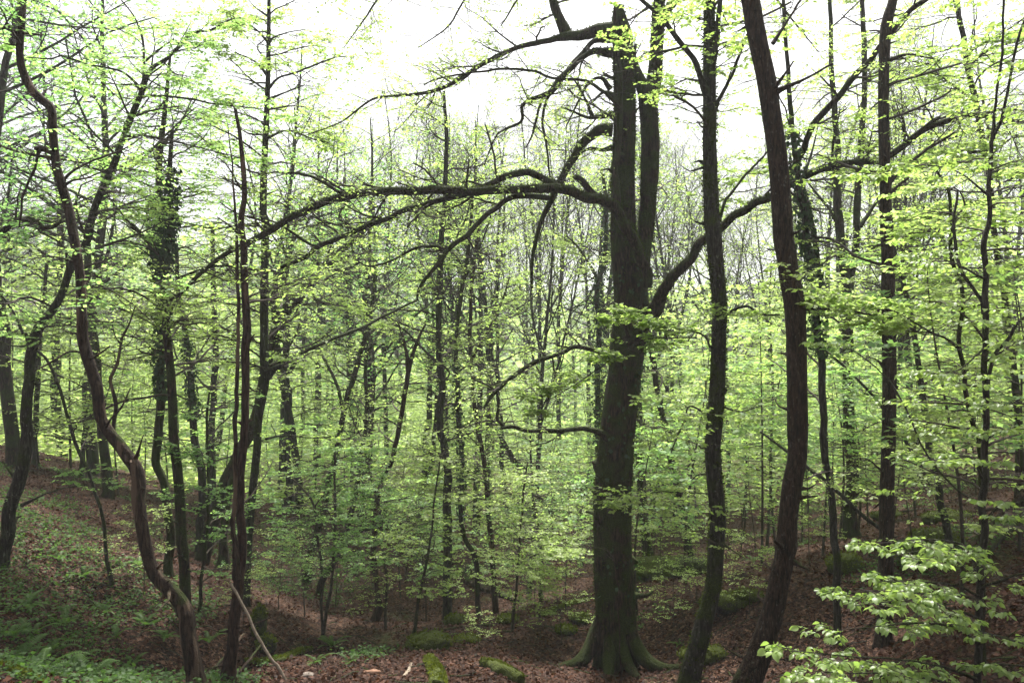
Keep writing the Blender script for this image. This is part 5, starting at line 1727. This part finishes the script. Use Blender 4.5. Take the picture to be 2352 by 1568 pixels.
def frond(L, rs, curl=.9):
    n = 16
    t = np.linspace(0, 1, n)
    y = L * np.sin(t * curl) / curl
    z = L * (.75 * t - .62 * t ** 2)
    P = np.stack([0 * t, y, z], -1)
    mb = MB()
    V, F = tubes(P[None], (L * .010 * (1 - .7 * t))[None], 3)
    mb.add(V, F, 0)
    k = 15
    for s in (-1, 1):
        tt = np.linspace(.12, .98, k)
        p, _, T = interp(P[None], np.ones((1, n)), tt[None])
        p, T = p[0], T[0]
        w = L * .17 * np.sin(np.pi * (tt * .85 + .12)) ** .8
        side = np.array([s, 0, 0])
        up_ = norm(np.cross(T, np.array([s, 0, 0.])) * s)
        D = norm(side * .95 + T * .35 - up_ * .1)
        S = T
        a0 = p - S * L * .020
        a1 = p + S * L * .020
        tip = p + D * w[:, None] - np.array([0, 0, 1]) * w[:, None] * .18
        m1 = p + D * w[:, None] * .55 + S * L * .016
        V = np.stack([a0, tip, m1, a1], 1).reshape(-1, 3)
        mb.add(V, np.arange(len(V)).reshape(-1, 4), 0, np.full(len(V), rs.rand()))
    return mb.mesh('frond', [M['frond']], smooth=False)


fr_m = [frond(.55, rs), frond(.45, rs, 1.1), frond(.6, rs, .7)]


def fern(p, s, label, nf=8):
    root = thing('fern', label, 'fern', tuple(p), 'ferns on the bank')
    a0 = rs.rand() * 6
    for i in range(nf):
        o = bpy.data.objects.new('frond', fr_m[i % 3])
        SC.collection.objects.link(o)
        o.parent = root
        o.rotation_euler = (rs.uniform(-.15, .35), rs.uniform(-.2, .2), a0 + i * 6.283 / nf + rs.uniform(-.3, .3))
        k = s * .9 * rs.uniform(.75, 1.15)
        o.scale = (k, k, k)
    return root


FERNS = [(40, 1525, 1.1, 'big bright fern in the bottom left corner, tallest fronds'), (95, 1548, 1.0, 'bright fern right of the tallest corner fern'), (22, 1470, .9, 'fern above the bottom left corner at the very edge'),
         (75, 1460, 1.0, 'upper fern of the corner clump'), (120, 1500, 1.0, 'middle fern of the corner clump'), (165, 1530, .9, 'low fern at the right of the corner clump'),
         (210, 1555, .9, 'fern at the bottom edge beside the dry ditch'), (265, 1470, .7, 'dull fern on the ditch bank'), (190, 1330, .8, 'fern halfway up the left bank'),
         (135, 1290, .8, 'highest fern on the left bank'), (240, 1410, .7, 'small fern above the ditch bank'), (60, 1400, .8, 'fern by the foot of the left edge trunk'), (150, 1440, .8, 'fern in the middle of the left bank'),
         (335, 1440, .8, 'fern just left of the twisted trunk, on the ditch'), (380, 1470, .8, 'fern beside the foot of the twisted trunk'), (300, 1540, .7, 'small fern on the ditch floor'),
         (762, 1490, .9, 'feathery fern on the bare floor left of the mossy stone'), (803, 1522, .5, 'tiny fern right of the feathery one'), (725, 1525, .6, 'small fern near the propped dead stick'),
         (1035, 1462, .4, 'tiny fern behind the mossy stone'), (2075, 1372, .6, 'pale fern tuft left of the straight scarred trunk'), (1380, 1430, .6, 'fern at the left foot of the great beech'),
         (1730, 1290, .6, 'grassy fern between the mossy pole and bent trunk'), (1560, 1480, .5, 'small fern right of the great beech foot'), (480, 1480, .8, 'fern between the twisted trunk and the red snag'),
         (320, 1300, .9, 'fern behind the lower bend of the twisted trunk')]
for x, y, s, lab in FERNS:
    fern(hit(x, y), s, lab)


M['tuft2'] = mat_leaf('moss_cushion', [(0.0, (0.03, 0.042, 0.006)), (1.0, (0.12, 0.145, 0.02))], [(0.0, (0.06, 0.08, 0.01)), (1.0, (0.20, 0.24, 0.03))], gloss=0.0, tr=0.3)


def stone(x, y, sx, sy, sz, label, seed, mat='mossrock', name='mossy_stone', cat='stone', rz=0., sub=4, rough=.42, sink=.42, d=None):
    """sx, sy, sz half sizes in metres"""
    import bmesh
    p = hit(x, y)
    bm = bmesh.new()
    bmesh.ops.create_icosphere(bm, subdivisions=sub, radius=1.0)
    V = np.array([v.co[:] for v in bm.verts])
    F = np.array([[v.index for v in f.verts] for f in bm.faces])
    bm.free()
    k = 1 + rough * fbm(V * 1.1 + seed * 3.1, 3, seed) + rough * .45 * fbm(V * 4 + seed, 3, seed + 2)
    k = np.minimum(k, 1.0 + .25 * fbm(V * .9 + seed, 1, seed + 5))
    V = V * k[:, None]
    V = np.sign(V) * np.abs(V) ** (.85 if name != 'mossy_stump' else 1.1) * np.array([sx, sy, sz])
    mb = MB()
    mb.add(V, F)
    o = mb.obj(name, [M[mat]], loc=(p[0], p[1], p[2] + sz * (1 - sink) - sz * .3))
    o.rotation_euler = (0, 0, rz)
    if mat == 'mossrock':                        # the moss cushion on it
        rs_ = np.random.RandomState(seed)
        m = int(900 + 2200 * sx * sy)
        i_ = rs_.randint(0, len(V), m)
        q = V[i_] + rs_.randn(m, 3) * .012
        nn = norm(V[i_] / np.array([sx, sy, sz]) ** 2)
        kp = nn[:, 2] + .5 * fbm(q * 5, 2, 8) > .05
        q, nn = q[kp], nn[kp]
        D = norm(nn + .7 * rs_.randn(len(q), 3))
        S = norm(np.cross(D, rs_.randn(len(q), 3)))
        tm = MB()
        V2, F2, rr = leaf_quads((q, D, S, np.cross(S, D)), .04, rs_, wid=.3, var=.6)
        tm.add(V2, F2, 0, rr)
        tm.obj('moss', [M['tuft2']], o, kind='stuff', smooth=False)
    return tag(o, label, cat)


stone(985, 1492, .42, .3, .25, 'rounded stone under bright moss on the bare floor, below the straight slim trunk', 3, rz=.3)
stone(1519, 1330, 1.1, .6, .42, 'long flat-topped mossy boulder right of the great beech', 5, rz=.1)
stone(1590, 1320, .5, .4, .35, 'dark earthy root plate behind the long mossy boulder', 6, 'bark_dark' if 'bark_dark' in M else 'moss', name='root_plate', cat='root plate')
stone(1640, 1400, .3, .25, .15, 'small mossy stone behind the mossy pole trunk', 7)
stone(1690, 1395, .55, .3, .18, 'bright mossy stone right of the mossy pole trunk', 8)
stone(1620, 1520, .45, .25, .2, 'mossy stone between the mossy pole and bent trunk, low down', 9)
stone(1720, 1378, .35, .2, .15, 'flat mossy stone left of the bent reddish trunk', 10)
stone(1940, 1310, .35, .25, .22, 'dark rounded stump-like stone by the slender lichened trunk', 11)
stone(2105, 1290, .4, .3, .25, 'mossy stone just right of the straight scarred trunk', 12)
stone(2150, 1262, .5, .35, .3, 'larger mossy stone behind the big leaf sprays', 13)
stone(2185, 1200, .6, .35, .2, 'flat mossy stone upslope on the right', 14)
stone(2040, 1190, .5, .3, .15, 'low mossy stone behind the straight scarred trunk', 15)
stone(708, 1558, .10, .07, .07, 'small white stone at the bottom edge', 20, 'rock', name='pale_stone', sink=.4)
stone(852, 1552, .17, .06, .06, 'reddish broken chunk of wood on the bottom floor', 21, 'redrock', name='wood_chunk', cat='wood', rz=.25, sink=.4)
stone(1395, 1546, .10, .07, .08, 'pale pointed stone at the foot of the great beech', 22, 'rock', name='pale_stone', sink=.4)
stone(1070, 1478, .25, .2, .12, 'low green mossy hump right of the rounded mossy stone', 23)
stone(1330, 1430, .2, .15, .12, 'small mossy knob left of the great beech', 24)
stone(1300, 1455, .22, .2, .1, 'flat mossy patch of stone left of the great beech', 25)
stone(1165, 1430, .25, .2, .12, 'mossy stone near the foot of the split-barked trunk', 26)
stone(1045, 1432, .25, .22, .16, 'mossy lump against the foot of the straight slim trunk', 27)
stone(595, 1470, .15, .14, .36, 'upright mossy stump in the ditch right of the red snag', 28, name='mossy_stump', cat='stump', rough=.7, sink=.1)
stone(612, 1500, .18, .16, .2, 'lower mossy lump beside the upright mossy stump', 29, name='mossy_stump', cat='stump')


def log(pts, label, bark='mossrock', seed=1, name='mossy_log', cat='log', lift=.5):
    """pts (x, y, width): lying on the floor"""
    q = []
    for x, y, w in pts:
        h = hit(x, y)
        r = w / 2 / FX * h[1]
        q.append((h[0], h[1], h[2] + r * lift, r))
    mb = MB()
    limb(mb, np.array(q), 16, .05, seed, .30)
    o = np.array(q[0][:3])
    ob = tag(mb.obj(name, [M[bark]], origin=o, loc=tuple(o)), label, cat)
    if bark == 'mossrock':
        rs_ = np.random.RandomState(seed)
        q = np.array(q)
        tm = MB()
        Pn, Rn, Ln = to_n(q[:, :3], q[:, 3], 80)
        V2, F2, rr = tufts_on(Pn, np.maximum(Rn, .06), int(Ln * 900), rs_, size=.032, topbias=1.2)
        tm.add(V2 - o, F2, 0, rr)
        tm.obj('moss', [M['tuft2']], ob, kind='stuff', smooth=False)
    return ob


log([(985, 1520, 22), (995, 1540, 30), (1005, 1562, 34), (1010, 1590, 34)], 'short thick mossy log end pointing at the camera, bottom middle', seed=41)
log([(1105, 1528, 18), (1138, 1540, 30), (1170, 1556, 30), (1200, 1572, 24)], 'mossy log with a bare brown end, bottom middle right of the thick one', seed=42)
log([(560, 1535, 10), (600, 1530, 12), (650, 1520, 12), (690, 1508, 9), (715, 1502, 6)], 'long mossy branch on the floor right of the red snag', seed=43)
log([(925, 1562, 8), (935, 1545, 9), (945, 1528, 7)], 'short forked pale stick on the bottom floor', bark='palewood', seed=44, name='fallen_stick', cat='stick')
log([(1060, 1300, 9), (1100, 1325, 10), (1135, 1350, 9)], 'fallen log crossing behind the crooked mossy trunk', bark='dead', seed=45, name='fallen_log')
log([(1070, 1340, 14), (1110, 1358, 16), (1150, 1372, 14), (1200, 1385, 9)], 'larger fallen dead log below the first behind the crooked trunk', bark='bare', seed=46, name='fallen_log')
log([(1010, 1450, 6), (1080, 1440, 7), (1140, 1436, 5)], 'thin dead branch on the floor below the straight slim trunk', bark='bare', seed=47, name='fallen_branch', cat='branch')
log([(1240, 1420, 9), (1300, 1395, 9), (1350, 1380, 6)], 'mossy fallen branch left of the great beech', seed=48, name='fallen_branch', cat='branch')
log([(700, 1205, 7), (740, 1190, 9), (800, 1200, 6)], 'fallen branch far up the leafy slope', bark='bare', seed=49, name='fallen_branch', cat='branch')
log([(2060, 1180, 6), (2120, 1170, 7), (2220, 1160, 5)], 'fallen pole lying across the slope on the right', bark='grey', seed=50, name='fallen_branch', cat='branch')
log([(2080, 1440, 8), (2130, 1400, 9), (2190, 1350, 8), (2260, 1300, 6)], 'pale fallen pole slanting behind the big leaf sprays', bark='grey', seed=51, name='fallen_branch', cat='branch')
log([(95, 1540, 5), (150, 1555, 6), (190, 1568, 5)], 'pale stick in the grass at the bottom left', bark='palewood', seed=52, name='fallen_stick', cat='stick')
log([(0, 1540, 10), (40, 1555, 12), (90, 1575, 10)], 'mossy root in the bottom left corner', seed=53, name='mossy_root', cat='root')


def leaning(pts, d0, d1, label, bark, seed, name='leaning_stick', cat='stick'):
    q = trace(pts, d0, d1)
    mb = MB()
    limb(mb, q, 10, .05, seed, .08)
    o = q[0, :3].copy()
    return tag(mb.obj(name, [M[bark]], origin=o, loc=tuple(o)), label, cat)


leaning([(656, 1560, 6), (640, 1534, 7), (612, 1498, 7), (583, 1448, 7), (570, 1415, 6), (555, 1384, 6), (543, 1358, 6), (530, 1339, 5)], 10.6, 10.8,
        'pale bent dead stick propped against the red snag', 'palewood', 61)
leaning([(470, 1552, 9), (505, 1522, 8), (535, 1490, 7), (560, 1455, 5)], 11.6, 12.5, 'brown stick crossing low behind the red snag', 'bare', 62)
leaning([(548, 1545, 7), (575, 1512, 6), (598, 1480, 4)], 11.3, 12.0, 'short brown stick right of the foot of the red snag', 'bare', 63)
leaning([(2180, 1300, 12), (2240, 1240, 11), (2300, 1180, 10), (2360, 1125, 9)], 12.5, 13.0, 'broken brown pole slanting up to the right edge', 'bare', 64)
leaning([(2240, 1310, 10), (2290, 1250, 9), (2360, 1180, 8)], 12.5, 12.8, 'second brown pole slanting below the broken one', 'grey', 65)

# thin bare seedling in front of the great beech
traced_tree('seedling', 'thin bare pinkish seedling standing in front of the great beech', 13.5,
            [(1427, 1570, 3), (1424, 1500, 3), (1423, 1440, 3), (1419, 1400, 2.6), (1421, 1350, 2.4), (1414, 1310, 2), (1408, 1278, 1.8), (1395, 1262, 1.4), (1375, 1250, 1)],
            [([(1408, 1280, 2), (1390, 1262, 2), (1370, 1258, 1.8), (1330, 1256, 1.5), (1312, 1252, 1.2)], 0, -.1, dict(k=0)),
             ([(1408, 1280, 2), (1412, 1262, 1.6), (1430, 1250, 1.2), (1440, 1246, 1)], 0, .1, dict(k=0)),
             ([(1412, 1290, 2), (1395, 1275, 1.5), (1385, 1262, 1)], 0, .1, dict(k=0))],
            cat='seedling', bark='red', sides=6, step=.04, flare=0, crown=0, ground=True)
